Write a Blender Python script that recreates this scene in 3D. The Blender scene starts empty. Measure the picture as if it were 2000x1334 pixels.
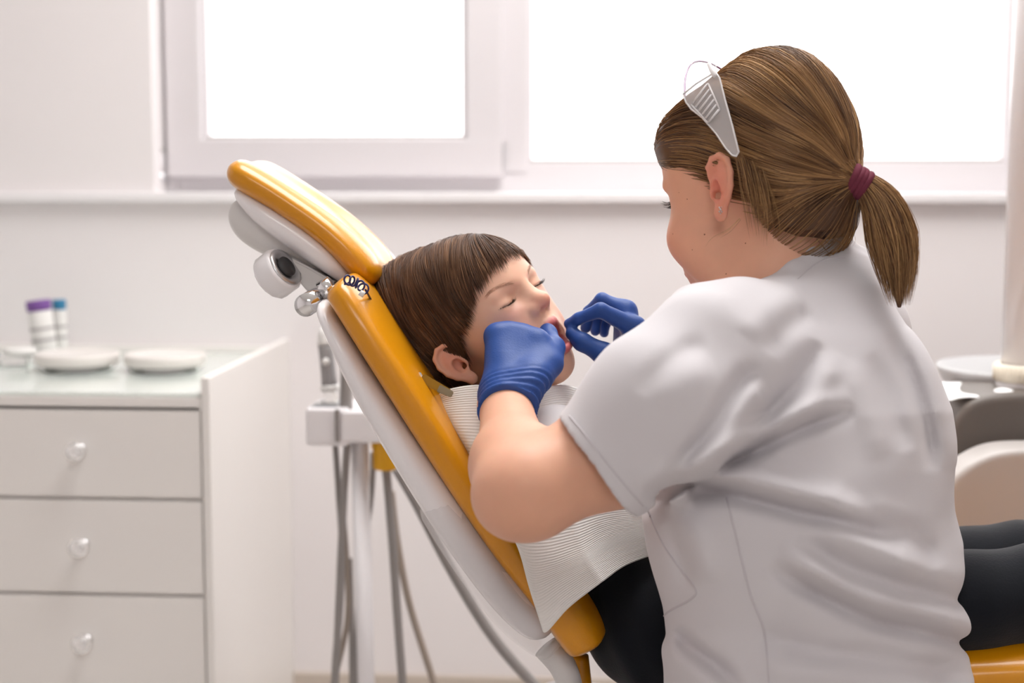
import bpy, bmesh, math
import numpy as np
from mathutils import Vector, Matrix
from mathutils.bvhtree import BVHTree

# ------------------------------------------------------------------ camera
F_PX = 3000.0
W_PX, H_PX = 2000.0, 1334.0
CAM = np.array([0.0, 0.0, 1.10])
YAW, PITCH = math.radians(4.0), math.radians(6.1)
FWD = np.array([-math.sin(YAW) * math.cos(PITCH), math.cos(YAW) * math.cos(PITCH), -math.sin(PITCH)])
RIGHT = np.array([math.cos(YAW), math.sin(YAW), 0.0])
UP = np.cross(RIGHT, FWD)
ROT = np.stack([RIGHT, UP, -FWD], axis=1)          # camera frame -> world

scene = bpy.context.scene
COL = scene.collection
camd = bpy.data.cameras.new('camera')
camd.sensor_width = 36.0
camd.lens = F_PX / W_PX * 36.0
camd.clip_start = 0.05
camd.dof.use_dof = True
camd.dof.focus_distance = 1.63
camd.dof.aperture_fstop = 3.2
cam = bpy.data.objects.new('camera', camd)
COL.objects.link(cam)
M = Matrix.Identity(4)
for i in range(3):
    for j in range(3):
        M[i][j] = ROT[i, j]
    M[i][3] = CAM[i]
cam.matrix_world = M
scene.camera = cam

# ------------------------------------------------------------------ light
scene.view_settings.view_transform = 'Standard'
scene.view_settings.look = 'None'
scene.view_settings.gamma = 1.0
scene.view_settings.use_curve_mapping = False
scene.view_settings.exposure = 0.68
world = bpy.data.worlds.new('overcast_sky')
scene.world = world
world.use_nodes = True
bg = world.node_tree.nodes['Background']
bg.inputs[0].default_value = (1.0, 0.99, 0.985, 1)
bg.inputs[1].default_value = 2.2

# ------------------------------------------------------------------ helpers
def cp(px, py, d):                                  # pixel + distance along the view axis -> camera frame metres
    return np.array([(px - 1000.0) / F_PX * d, (667.0 - py) / F_PX * d, -d])
def c2w(p):
    return np.asarray(p) @ ROT.T + CAM
def w2c(p):
    return (np.asarray(p) - CAM) @ ROT
def wp(px, py, d):
    return c2w(cp(px, py, d))
def on_y(px, py, Y):                                # pixel -> world point on the plane y = Y (parallel to the wall)
    r = ROT @ np.array([(px - 1000.0) / F_PX, (667.0 - py) / F_PX, -1.0])
    return CAM + r * (Y - CAM[1]) / r[1]
def on_z(px, py, Z):
    r = ROT @ np.array([(px - 1000.0) / F_PX, (667.0 - py) / F_PX, -1.0])
    return CAM + r * (Z - CAM[2]) / r[2]

def lin(r, g, b):
    f = lambda c: (c / 255 / 12.92) if c / 255 <= 0.04045 else ((c / 255 + 0.055) / 1.055) ** 2.4
    return (f(r), f(g), f(b), 1.0)

def mat(name, col, rough=0.5, spec=0.5, metal=0.0, noise=0.0, nscale=8.0, bump=0.0, bscale=60.0,
        sss=0.0, sssr=(1, .35, .2), trans=0.0, ior=1.45, attr=None, coat=0.0, sheen=0.0, alpha=1.0, bumpkind='noise', btype=None):
    m = bpy.data.materials.new(name)
    m.use_nodes = True
    nt = m.node_tree
    b = nt.nodes['Principled BSDF']
    b.inputs['Base Color'].default_value = col
    b.inputs['Roughness'].default_value = rough
    b.inputs['Specular IOR Level'].default_value = spec
    b.inputs['Metallic'].default_value = metal
    b.inputs['Transmission Weight'].default_value = trans
    b.inputs['IOR'].default_value = ior
    b.inputs['Coat Weight'].default_value = coat
    b.inputs['Coat Roughness'].default_value = 0.15
    b.inputs['Sheen Weight'].default_value = sheen
    b.inputs['Alpha'].default_value = alpha
    if sss:
        b.inputs['Subsurface Weight'].default_value = sss
        b.inputs['Subsurface Radius'].default_value = sssr
        b.inputs['Subsurface Scale'].default_value = 0.006
    tc = nt.nodes.new('ShaderNodeTexCoord')
    src = None
    if attr:
        a = nt.nodes.new('ShaderNodeAttribute')
        a.attribute_name = attr
        src = a.outputs['Color']
        nt.links.new(src, b.inputs['Base Color'])
    if noise:
        n = nt.nodes.new('ShaderNodeTexNoise')
        n.inputs['Scale'].default_value = nscale
        n.inputs['Detail'].default_value = 4
        nt.links.new(tc.outputs['Object'], n.inputs['Vector'])
        mp = nt.nodes.new('ShaderNodeMapRange')
        mp.inputs['To Min'].default_value = 1 - noise
        mp.inputs['To Max'].default_value = 1 + noise
        nt.links.new(n.outputs['Fac'], mp.inputs['Value'])
        mx = nt.nodes.new('ShaderNodeVectorMath')
        mx.operation = 'SCALE'
        if src is not None:
            nt.links.new(src, mx.inputs[0])
        else:
            mx.inputs[0].default_value = col[:3]
        nt.links.new(mp.outputs['Result'], mx.inputs['Scale'])
        nt.links.new(mx.outputs[0], b.inputs['Base Color'])
    if bump:
        n = nt.nodes.new('ShaderNodeTexNoise')
        n.inputs['Scale'].default_value = bscale
        n.inputs['Detail'].default_value = 3
        nt.links.new(tc.outputs['Object'], n.inputs['Vector'])
        bp = nt.nodes.new('ShaderNodeBump')
        bp.inputs['Strength'].default_value = bump
        bp.inputs['Distance'].default_value = 0.002
        nt.links.new(n.outputs['Fac'], bp.inputs['Height'])
        nt.links.new(bp.outputs['Normal'], b.inputs['Normal'])
    return m

def setp(o, label=None, cat=None, group=None, kind=None):
    if label: o['label'] = label
    if cat: o['category'] = cat
    if group: o['group'] = group
    if kind: o['kind'] = kind
    return o

def empty(name, loc=(0, 0, 0)):
    o = bpy.data.objects.new(name, None)
    COL.objects.link(o)
    o.location = tuple(loc)
    o.empty_display_size = 0.05
    return o

def link(name, me, m=None, parent=None, smooth=True):
    o = bpy.data.objects.new(name, me)
    COL.objects.link(o)
    if m is not None:
        me.materials.append(m)
    if smooth and len(me.polygons):
        me.polygons.foreach_set('use_smooth', np.ones(len(me.polygons), dtype=bool))
    if parent is not None:
        o.parent = parent
        bpy.context.view_layer.update() if False else None
        o.matrix_parent_inverse = Matrix.Translation(-Vector(parent.location))
    return o

def np_mesh(name, V, Fc):
    """V (n,3); Fc (m,3) or (m,4) int arrays (or a list of such arrays)"""
    if not isinstance(Fc, list):
        Fc = [Fc]
    me = bpy.data.meshes.new(name)
    V = np.asarray(V, dtype=np.float32)
    me.vertices.add(len(V))
    me.vertices.foreach_set('co', V.ravel())
    loops = np.concatenate([f.ravel() for f in Fc]).astype(np.int32)
    tot = np.concatenate([np.full(len(f), f.shape[1]) for f in Fc]).astype(np.int32)
    start = np.concatenate([[0], np.cumsum(tot)[:-1]]).astype(np.int32)
    me.loops.add(len(loops))
    me.loops.foreach_set('vertex_index', loops)
    me.polygons.add(len(tot))
    me.polygons.foreach_set('loop_start', start)
    me.polygons.foreach_set('loop_total', tot)
    me.update(calc_edges=True)
    me.validate()
    return me

def color_attr(me, C, name='tint'):
    a = me.color_attributes.new(name, 'FLOAT_COLOR', 'POINT')
    C = np.asarray(C, dtype=np.float32)
    if C.shape[1] == 3:
        C = np.concatenate([C, np.ones((len(C), 1), np.float32)], 1)
    a.data.foreach_set('color', C.ravel())

def box(name, lo, hi, m, parent=None, bev=0.0, seg=2):
    bm = bmesh.new()
    bmesh.ops.create_cube(bm, size=1)
    lo, hi = np.array(lo, float), np.array(hi, float)
    for v in bm.verts:
        v.co = Vector(((lo + hi) / 2 + np.array(v.co) * (hi - lo)))
    if bev:
        bmesh.ops.bevel(bm, geom=bm.edges[:], offset=bev, segments=seg, affect='EDGES', profile=0.7)
    me = bpy.data.meshes.new(name)
    bm.to_mesh(me); bm.free()
    return link(name, me, m, parent, smooth=False)

def catmull(P, n):
    P = np.asarray(P, float)
    if len(P) == 2:
        t = np.linspace(0, 1, n)[:, None]
        return P[0] * (1 - t) + P[1] * t
    Q = np.vstack([2 * P[0] - P[1], P, 2 * P[-1] - P[-2]])
    t = np.linspace(0, len(P) - 1, n)
    i = np.minimum(t.astype(int), len(P) - 2)
    u = (t - i)[:, None]
    p0, p1, p2, p3 = Q[i], Q[i + 1], Q[i + 2], Q[i + 3]
    return 0.5 * (2 * p1 + (p2 - p0) * u + (2 * p0 - 5 * p1 + 4 * p2 - p3) * u ** 2 + (3 * p1 - p0 - 3 * p2 + p3) * u ** 3)

def frames(P):
    T = np.gradient(P, axis=0)
    T /= np.linalg.norm(T, axis=1, keepdims=True) + 1e-12
    N = np.zeros_like(T)
    a = np.array([0, 0, 1.0]) if abs(T[0][2]) < 0.9 else np.array([0, 1.0, 0])
    n = np.cross(T[0], a); n /= np.linalg.norm(n)
    for i in range(len(P)):
        n = n - T[i] * np.dot(n, T[i]); n /= np.linalg.norm(n) + 1e-12
        N[i] = n
    return T, N, np.cross(T, N)

def tube_arrays(P, r, k=10, cap=True):
    P = np.asarray(P, float)
    r = np.broadcast_to(np.asarray(r, float), (len(P),))
    T, N, B = frames(P)
    a = np.linspace(0, 2 * np.pi, k, endpoint=False)
    V = (P[:, None, :] + r[:, None, None] * (np.cos(a)[None, :, None] * N[:, None, :] + np.sin(a)[None, :, None] * B[:, None, :])).reshape(-1, 3)
    i = np.arange(len(P) - 1)[:, None] * k
    j = np.arange(k)[None, :]
    jn = (j + 1) % k
    Fq = np.stack([i + j, i + jn, i + k + jn, i + k + j], -1).reshape(-1, 4)
    out = [Fq]
    if cap:
        n0 = len(V)
        V = np.vstack([V, P[0], P[-1]])
        jj = np.arange(k)
        e = (len(P) - 1) * k
        out.append(np.stack([np.full(k, n0), (jj + 1) % k, jj], -1))
        out.append(np.stack([np.full(k, n0 + 1), e + jj, e + (jj + 1) % k], -1))
    return V, out

def tube(name, P, r, m, parent=None, k=12, n=None, cap=True):
    P = np.asarray(P, float)
    if n:
        if np.ndim(r):
            r = np.interp(np.linspace(0, 1, n), np.linspace(0, 1, len(r)), r)
        P = catmull(P, n)
    V, Fc = tube_arrays(P, r, k, cap)
    return link(name, np_mesh(name, V, Fc), m, parent)

def lathe(name, prof, c, m, parent=None, k=32, axis=None, smooth=True):
    """prof: (r, h) pairs from bottom to top; around axis (default z) at c"""
    prof = np.asarray(prof, float)
    A = np.array([0, 0, 1.0]) if axis is None else np.asarray(axis, float) / np.linalg.norm(axis)
    e = np.array([1.0, 0, 0]) if abs(A[0]) < 0.9 else np.array([0, 1.0, 0])
    N = np.cross(A, e); N /= np.linalg.norm(N)
    B = np.cross(A, N)
    a = np.linspace(0, 2 * np.pi, k, endpoint=False)
    ring = np.cos(a)[:, None] * N + np.sin(a)[:, None] * B
    V = (np.asarray(c, float)[None, None] + prof[:, 0][:, None, None] * ring[None] + prof[:, 1][:, None, None] * A[None, None]).reshape(-1, 3)
    i = np.arange(len(prof) - 1)[:, None] * k
    j = np.arange(k)[None, :]
    jn = (j + 1) % k
    Fq = np.stack([i + j, i + k + j, i + k + jn, i + jn], -1).reshape(-1, 4)
    o = link(name, np_mesh(name, V, Fq), m, parent, smooth)
    return o

def sharp(o, ang=40):
    me = o.data
    bm = bmesh.new(); bm.from_mesh(me)
    bmesh.ops.recalc_face_normals(bm, faces=bm.faces)
    lim = math.radians(ang)
    for e in bm.edges:
        if len(e.link_faces) == 2 and e.calc_face_angle(0) > lim:
            e.smooth = False
    bm.to_mesh(me); bm.free()
    return o

def pad(name, stations, m, parent=None, k=40, n=48, power=3.0, dish=0.0, endround=0.12, axisY=True):
    """cushion swept along a profile in the XZ plane. stations: (x, y, z, halfwidth_y, halfthick)"""
    S = catmull(np.asarray(stations, float), n)
    P, w, t = S[:, :3], S[:, 3], S[:, 4]
    T = np.gradient(P, axis=0); T /= np.linalg.norm(T, axis=1, keepdims=True)
    Y = np.array([0, 1.0, 0])
    Nn = np.cross(T, Y); Nn /= np.linalg.norm(Nn, axis=1, keepdims=True)
    u = np.linspace(0, 1, n)
    e = np.minimum(np.minimum(u, 1 - u) / endround, 1)
    sc = (1 - (1 - e) ** 2.6) ** (1 / 2.6)
    a = np.linspace(0, 2 * np.pi, k, endpoint=False)
    ca, sa = np.cos(a), np.sin(a)
    cx = np.sign(ca) * np.abs(ca) ** (2 / power)
    cy = np.sign(sa) * np.abs(sa) ** (2 / power)
    scw = 0.55 + 0.45 * sc
    V = P[:, None] + (w * scw)[:, None, None] * cx[None, :, None] * Y + (t * sc)[:, None, None] * cy[None, :, None] * Nn[:, None]
    if dish:
        g = np.exp(-(cx / 0.5) ** 2) * (cy > 0.3)
        V = V - dish * (sc ** 2)[:, None, None] * g[None, :, None] * Nn[:, None]
    V = V.reshape(-1, 3)
    i = np.arange(n - 1)[:, None] * k
    j = np.arange(k)[None, :]
    jn = (j + 1) % k
    Fq = np.stack([i + j, i + jn, i + k + jn, i + k + j], -1).reshape(-1, 4)
    jj = np.arange(k)
    n0 = len(V)
    V = np.vstack([V, P[0], P[-1]])
    c0 = np.stack([np.full(k, n0), (jj + 1) % k, jj], -1)
    c1 = np.stack([np.full(k, n0 + 1), (n - 1) * k + jj, (n - 1) * k + (jj + 1) % k], -1)
    o = link(name, np_mesh(name, V, [Fq, c0, c1]), m, parent)
    bm = bmesh.new(); bm.from_mesh(o.data); bmesh.ops.recalc_face_normals(bm, faces=bm.faces); bm.to_mesh(o.data); bm.free()
    return o

# ------------------------------------------------------------------ implicit surfaces
class Grid:
    def __init__(s, lo, hi, h):
        s.lo = np.asarray(lo, float); s.h = h
        s.n = np.ceil((np.asarray(hi, float) - s.lo) / h).astype(int) + 1
        s.ax = [s.lo[i] + h * np.arange(s.n[i]) for i in range(3)]
        s.D = np.full(tuple(s.n), 0.5, np.float32)
    def block(s, lo, hi, pad):
        sl = []
        for i in range(3):
            a = int(np.clip(math.floor((lo[i] - pad - s.lo[i]) / s.h), 0, s.n[i]))
            b = int(np.clip(math.ceil((hi[i] + pad - s.lo[i]) / s.h) + 1, 0, s.n[i]))
            sl.append(slice(a, b))
        return tuple(sl)
    def pts(s, sl):
        X, Y, Z = np.meshgrid(s.ax[0][sl[0]], s.ax[1][sl[1]], s.ax[2][sl[2]], indexing='ij')
        return np.stack([X, Y, Z], -1).astype(np.float32)
    def op(s, prim, k=0.0, mode='add'):
        fn, lo, hi = prim
        sl = s.block(lo, hi, k + 3 * s.h)
        if any(q.stop <= q.start for q in sl):
            return s
        b = fn(s.pts(sl)).astype(np.float32)
        a = s.D[sl]
        if mode == 'add':
            if k > 0:
                hh = np.maximum(k - np.abs(a - b), 0) / k
                s.D[sl] = np.minimum(a, b) - hh * hh * k * 0.25
            else:
                s.D[sl] = np.minimum(a, b)
        elif mode == 'sub':
            b = -b
            if k > 0:
                hh = np.maximum(k - np.abs(a - b), 0) / k
                s.D[sl] = np.maximum(a, b) + hh * hh * k * 0.25
            else:
                s.D[sl] = np.maximum(a, b)
        elif mode == 'int':
            s.D[sl] = np.maximum(a, b)
        return s
    def all(s, fn):
        sl = tuple(slice(0, q) for q in s.n)
        s.D = fn(s.pts(sl), s.D).astype(np.float32)
        return s
    def mesh(s, smooth=0):
        D = s.D
        S = D < 0
        nx, ny, nz = D.shape
        # cells
        any_ = np.zeros((nx - 1, ny - 1, nz - 1), bool); all_ = np.ones_like(any_)
        for dx in (0, 1):
            for dy in (0, 1):
                for dz in (0, 1):
                    c = S[dx:nx - 1 + dx, dy:ny - 1 + dy, dz:nz - 1 + dz]
                    any_ |= c; all_ &= c
        act = any_ & ~all_
        ci = np.argwhere(act)
        idx = np.full(act.shape, -1, np.int64)
        idx[act] = np.arange(len(ci))
        acc = np.zeros((len(ci), 3)); cnt = np.zeros(len(ci))
        offs = np.array([[0, 0, 0], [1, 0, 0], [0, 1, 0], [1, 1, 0], [0, 0, 1], [1, 0, 1], [0, 1, 1], [1, 1, 1]])
        vals = np.stack([D[ci[:, 0] + o[0], ci[:, 1] + o[1], ci[:, 2] + o[2]] for o in offs], 1).astype(float)
        for a, b in ((0, 1), (2, 3), (4, 5), (6, 7), (0, 2), (1, 3), (4, 6), (5, 7), (0, 4), (1, 5), (2, 6), (3, 7)):
            va, vb = vals[:, a], vals[:, b]
            m = (va < 0) != (vb < 0)
            t = np.where(m, va / np.where(m, va - vb, 1), 0)
            p = offs[a] + t[:, None] * (offs[b] - offs[a])
            acc += np.where(m[:, None], p, 0); cnt += m
        V = (ci + acc / cnt[:, None]) * s.h + s.lo
        quads = []
        for ax in range(3):
            o1, o2 = [(1, 2), (2, 0), (0, 1)][ax]
            sl0 = [slice(None)] * 3; sl1 = [slice(None)] * 3
            sl0[ax] = slice(0, -1); sl1[ax] = slice(1, None)
            for q in (sl0, sl1):
                q[o1] = slice(1, -1); q[o2] = slice(1, -1)
            a, b = S[tuple(sl0)], S[tuple(sl1)]
            ch = np.argwhere(a != b)
            if not len(ch): continue
            flip = a[ch[:, 0], ch[:, 1], ch[:, 2]]
            base = ch.copy()
            base[:, o1] += 1; base[:, o2] += 1
            def cid(d1, d2):
                c = base.copy(); c[:, o1] += d1; c[:, o2] += d2
                return idx[c[:, 0], c[:, 1], c[:, 2]]
            q = np.stack([cid(-1, -1), cid(0, -1), cid(0, 0), cid(-1, 0)], 1)
            q[~flip] = q[~flip][:, ::-1]
            quads.append(q)
        Q = np.concatenate(quads)
        Q = Q[(Q >= 0).all(1)]
        for _ in range(smooth):
            A = np.zeros_like(V); c = np.zeros(len(V))
            for i in range(4):
                j = (i + 1) % 4
                np.add.at(A, Q[:, i], V[Q[:, j]]); np.add.at(c, Q[:, i], 1)
                np.add.at(A, Q[:, j], V[Q[:, i]]); np.add.at(c, Q[:, j], 1)
            V = V * 0.5 + 0.5 * A / np.maximum(c, 1)[:, None]
        return V, Q

def largest(V, Q):
    l = np.arange(len(V)); E = np.concatenate([Q[:, [0, 1]], Q[:, [1, 2]], Q[:, [2, 3]]])
    while True:
        m = np.minimum(l[E[:, 0]], l[E[:, 1]]); n = l.copy()
        np.minimum.at(n, E[:, 0], m); np.minimum.at(n, E[:, 1], m); n = n[n]
        if (n == l).all(): break
        l = n
    keep = l == np.bincount(l).argmax()
    idx = np.cumsum(keep) - 1
    return V[keep], idx[Q[keep[Q[:, 0]]]]

def xf(prim, R, o, s=1.0):
    """place a primitive written in local units: world = o + s * R @ local (R columns are the local axes)"""
    fn, lo, hi = prim
    R = np.asarray(R); o = np.asarray(o)
    c = np.array([[x, y, z] for x in (lo[0], hi[0]) for y in (lo[1], hi[1]) for z in (lo[2], hi[2])])
    w = o + s * c @ R.T
    Rf = R.astype(np.float32); of = o.astype(np.float32)
    return (lambda p: fn(((p - of) @ Rf) / np.float32(s)) * s, w.min(0), w.max(0))

def ell(c, r, R=None):
    c = np.asarray(c, np.float32); r = np.asarray(r, np.float32)
    def fn(p):
        q = p - c
        if R is not None:
            q = q @ np.asarray(R, np.float32)
        k0 = np.sqrt(((q / r) ** 2).sum(-1)) + 1e-6
        k1 = np.sqrt(((q / (r * r)) ** 2).sum(-1)) + 1e-6
        return k0 * (k0 - 1) / k1
    m = r if R is None else np.full(3, r.max())
    return (fn, c - m, c + m)

def cap(a, b, ra, rb=None):
    a = np.asarray(a, np.float32); b = np.asarray(b, np.float32)
    rb = ra if rb is None else rb
    def fn(p):
        ab = b - a
        t = np.clip(((p - a) @ ab) / (ab @ ab + 1e-12), 0, 1)
        return np.sqrt(((p - a - t[..., None] * ab) ** 2).sum(-1)) - (ra + (rb - ra) * t)
    m = max(ra, rb)
    return (fn, np.minimum(a, b) - m, np.maximum(a, b) + m)

def chain(g, pts, rad, k, k0=None, T=None):
    for i in range(len(pts) - 1):
        p = cap(pts[i], pts[i + 1], rad[i], rad[i + 1])
        if T: p = xf(p, *T)
        g.op(p, (k0 if (i == 0 and k0 is not None) else k))

def vnoise(p, f, seed=0):
    """cheap smooth noise from summed sines, about -1..1"""
    rs = np.random.RandomState(seed)
    out = 0
    for _ in range(6):
        d = rs.normal(size=3); d /= np.linalg.norm(d)
        out = out + np.sin((p @ (d * f * rs.uniform(.6, 1.5)).astype(np.float32)) + rs.uniform(0, 6.28))
    return out / 3.0

def strands_mesh(P, rad, col, k=3):
    """P (ns, n, 3) strand points; rad (ns, n); col (ns, n, 3) -> V, F, C"""
    ns, n, _ = P.shape
    T = np.gradient(P, axis=1)
    T /= np.linalg.norm(T, axis=2, keepdims=True) + 1e-9
    ref = np.array([0.13, 0.31, 0.94])
    N = np.cross(T, ref); N /= np.linalg.norm(N, axis=2, keepdims=True) + 1e-9
    B = np.cross(T, N)
    a = np.linspace(0, 2 * np.pi, k, endpoint=False)
    V = P[:, :, None] + rad[:, :, None, None] * (np.cos(a)[None, None, :, None] * N[:, :, None] + np.sin(a)[None, None, :, None] * B[:, :, None])
    V = V.reshape(-1, 3)
    C = np.repeat(col.reshape(-1, 3), k, 0)
    s = np.arange(ns)[:, None, None] * n * k
    i = np.arange(n - 1)[None, :, None] * k
    j = np.arange(k)[None, None, :]
    jn = (j + 1) % k
    Fq = np.stack([s + i + j, s + i + jn, s + i + k + jn, s + i + k + j], -1).reshape(-1, 4)
    return V, Fq, C

# ================================================================== the room
WALL_Y = 3.0
m_wall = mat('wall_paint', lin(239, 234, 234), 0.75, 0.3, noise=0.015, nscale=2.5, bump=0.05, bscale=90)
m_ceil = mat('ceiling_paint', lin(240, 238, 235), 0.8)
m_floor = mat('floor_vinyl', lin(200, 194, 188), 0.45, noise=0.05, nscale=5)
m_base = mat('baseboard_paint', lin(200, 188, 176), 0.5)
m_pvc = mat('white_pvc', lin(220, 215, 217), 0.32, 0.5)
m_gasket = mat('grey_gasket', lin(190, 184, 182), 0.6)
m_sill = mat('sill_lacquer', lin(240, 237, 238), 0.25)
m_glass = mat('clear_glass', (1, 1, 1, 1), 0.0, 0.5, trans=1.0, ior=1.01)
m_white_lam = mat('white_laminate', lin(242, 238, 234), 0.4, noise=0.01)
m_chrome = mat('chrome', (.82, .82, .83, 1), 0.12, metal=1.0)
m_steel = mat('brushed_steel', (.62, .62, .63, 1), 0.3, metal=1.0)

ZF = 0.0
XL, XR, YB, ZC = -2.3, 2.6, -3.2, 2.75
box('floor', (XL, YB, -0.05), (XR, WALL_Y + .3, 0), m_floor)['kind'] = 'structure'
box('ceiling', (XL, YB, ZC), (XR, WALL_Y + .3, ZC + .08), m_ceil)['kind'] = 'structure'
box('wall_left', (XL - .1, YB, 0), (XL, WALL_Y + .3, ZC), m_wall)['kind'] = 'structure'
box('wall_right', (XR, YB, 0), (XR + .1, WALL_Y + .3, ZC), m_wall)['kind'] = 'structure'

box('wall_front', (XL, YB - .1, 0), (XR, YB, ZC), m_wall)['kind'] = 'structure'

# back wall with the window opening; everything read off the photograph on the wall's plane
xo0 = on_y(297, 200, WALL_Y)[0]                    # left edge of the reveal
xo1 = on_y(2330, 200, WALL_Y)[0]
zs = on_y(1000, 376, WALL_Y)[2]                    # top of the sill
zt = 2.25
TH = 0.30
def wall_piece(bm, lo, hi):
    r = bmesh.ops.create_cube(bm, size=1)
    lo, hi = np.array(lo, float), np.array(hi, float)
    for v in r['verts']:
        v.co = Vector((lo + hi) / 2 + np.array(v.co) * (hi - lo))
bm = bmesh.new()
wall_piece(bm, (XL, WALL_Y, 0), (XR, WALL_Y + TH, zs - .02))
wall_piece(bm, (XL, WALL_Y, zs - .02), (xo0, WALL_Y + TH, ZC))
wall_piece(bm, (xo1, WALL_Y, zs - .02), (XR, WALL_Y + TH, ZC))
wall_piece(bm, (xo0, WALL_Y, zt), (xo1, WALL_Y + TH, ZC))
me = bpy.data.meshes.new('wall_back'); bm.to_mesh(me); bm.free()
link('wall_back', me, m_wall, smooth=False)['kind'] = 'structure'
zb = on_y(900, 1322, WALL_Y - .012)[2]
box('baseboard_back', (XL, WALL_Y - .012, 0), (XR, WALL_Y, zb), m_base, bev=.003)['kind'] = 'structure'

# window sill board
box('trim_1', (XL, WALL_Y - .022, zs - .020), (XR - .3, WALL_Y + .16, zs), m_sill, bev=.006, seg=3)['kind'] = 'structure'

# window: outer frame, hinged sash on the left, fixed pane on the right
win = empty('window_1', ((xo0 + xo1) / 2, WALL_Y + .1, zs)); win['kind'] = 'structure'
YW = WALL_Y + 0.08                                  # room face of the outer frame
def wx(px): return on_y(px, 300, YW)[0]
def wz(py): return on_y(700, py, YW)[2]
x_l, x_m0, x_m1, x_r = xo0, wx(983), wx(1030), wx(1968)
fz0 = zs
f1 = wz(318)
box('frame_jamb', (x_l, YW, fz0), (wx(345), YW + .07, zt), m_pvc, win, bev=.004)
box('frame_rail', (x_l, YW + .004, fz0 - .001), (x_r + .1, YW + .066, f1), m_pvc, win, bev=.004)
box('mullion', (wx(955), YW + .001, f1 - .02), (x_m1, YW + .071, zt), m_pvc, win, bev=.004)
box('frame_jamb', (x_r, YW, fz0), (xo1, YW + .07, zt), m_pvc, win, bev=.004)
box('frame_rail', (x_l, YW + .001, zt - .06), (xo1, YW + .069, zt), m_pvc, win, bev=.004)
# sash (opens), proud of the frame
YS = YW - .018
def sx(px): return on_y(px, 300, YS)[0]
def sz(py): return on_y(700, py, YS)[2]
s0, s1 = sx(325), sx(981)
g0, g1 = sx(394), sx(911)
q0, q1 = sz(346), sz(271)
sash = box('sash_rail', (s0, YS, q0), (s1, YS + .06, q1), m_pvc, win, bev=.006, seg=3)
box('sash_stile', (s0, YS + .0005, q0 + .01), (g0, YS + .0595, zt - .03), m_pvc, win, bev=.006, seg=3)
box('sash_stile', (g1, YS + .0005, q0 + .01), (s1, YS + .0595, zt - .03), m_pvc, win, bev=.006, seg=3)
box('sash_rail', (s0, YS, zt - .11), (s1, YS + .06, zt - .03), m_pvc, win, bev=.006, seg=3)
for (a, b, c, d) in ((g0 - .002, g0 + .010, q1, zt - .1), (g1 - .010, g1 + .002, q1, zt - .1)):
    box('glazing_bead', (a, YS + .018, c), (b, YS + .05, d), m_pvc, win, bev=.003)
box('glazing_bead', (g0, YS + .018, q1 - .002), (g1, YS + .05, q1 + .007), m_gasket, win, bev=.003)
for (a, b) in ((x_m1 - .002, x_m1 + .008), (x_r - .008, x_r + .002)):
    box('glazing_bead', (a, YW + .012, f1), (b, YW + .055, zt - .05), m_pvc, win, bev=.003)
box('glazing_bead', (x_m1, YW + .012, f1 - .001), (x_r, YW + .055, f1 + .007), m_gasket, win, bev=.003)
box('pane', (g0 - .01, YS + .030, q1 - .01), (g1 + .01, YS + .034, zt - .1), m_glass, win)
box('pane', (x_m1 - .01, YW + .033, f1 - .01), (x_r + .01, YW + .037, zt - .05), m_glass, win)
# hinge at the lower left corner
hz0, hz1 = sz(352), sz(250)
hx = sx(314)
h = tube('hinge', [(hx, YS - .004, hz0), (hx, YS - .004, hz0 + (hz1 - hz0) * .55)], .008, m_pvc, win, k=12)
tube('hinge_pin', [(hx, YS - .004, hz0 - .004), (hx, YS - .004, hz0 + .014)], .0105, m_steel, win, k=12)
tube('hinge_pin', [(hx, YS - .004, hz0 + (hz1 - hz0) * .55), (hx, YS - .004, hz0 + (hz1 - hz0) * .62)], .0095, m_gasket, win, k=12)

# unseen ceiling panels, added as fill light to brighten back wall and room
def diffuser_mat(strength):
    m = bpy.data.materials.new('fill_diffuser'); m.use_nodes = True
    nt = m.node_tree; nt.nodes.remove(nt.nodes['Principled BSDF'])
    em = nt.nodes.new('ShaderNodeEmission'); em.inputs[0].default_value = (1, .985, .975, 1); em.inputs[1].default_value = strength
    nt.links.new(em.outputs[0], nt.nodes['Material Output'].inputs[0])
    return m
for (lx, ly, es, lab) in ((0.2, 2.15, 7.8, 'unseen square fill light panel added on the ceiling close to the window'), (0.2, -1.2, 4.4, 'unseen square fill light panel added on the ceiling in the middle of the room')):
    lamp = empty('added_fill_panel', (lx, ly, ZC)); setp(lamp, lab, 'ceiling lamp', 'added ceiling fill panels')
    box('frame', (lx - .62, ly - .62, ZC - .05), (lx + .62, ly + .62, ZC - .001), m_pvc, lamp, bev=.005)
    box('diffuser', (lx - .58, ly - .58, ZC - .056), (lx + .58, ly + .58, ZC - .049), diffuser_mat(es), lamp)

# ================================================================== drawer cabinet
D_F = on_y(400, 700, 0)  # placeholder
CY0 = 2.40                                          # front of the carcass
cab = empty('drawer_cabinet', (on_y(150, 900, CY0)[0], 2.7, 0))
setp(cab, 'white laminate drawer cabinet with round crystal knobs below the window', 'cabinet')
cx_r = on_y(412, 900, CY0)[0]                       # outer right face
cx_p = on_y(396, 900, CY0)[0]
cz_t = on_y(400, 738, CY0)[2]
cx_l = -1.62
box('side_panel', (cx_p, CY0 - .002, 0), (cx_r, WALL_Y - .001, cz_t), m_white_lam, cab, bev=.0015)
zt_tab = on_y(200, 768, CY0)[2]
m_glass_top = mat('frosted_green_glass', lin(225, 232, 226), 0.12, 0.5, coat=.5)
box('carcass', (cx_l, CY0 + .012, 0.05), (cx_p, WALL_Y - .001, zt_tab - .025), m_white_lam, cab)
box('worktop', (cx_l, CY0, zt_tab - .028), (cx_p - .001, WALL_Y - .001, zt_tab - .006), m_white_lam, cab, bev=.001)
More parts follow.
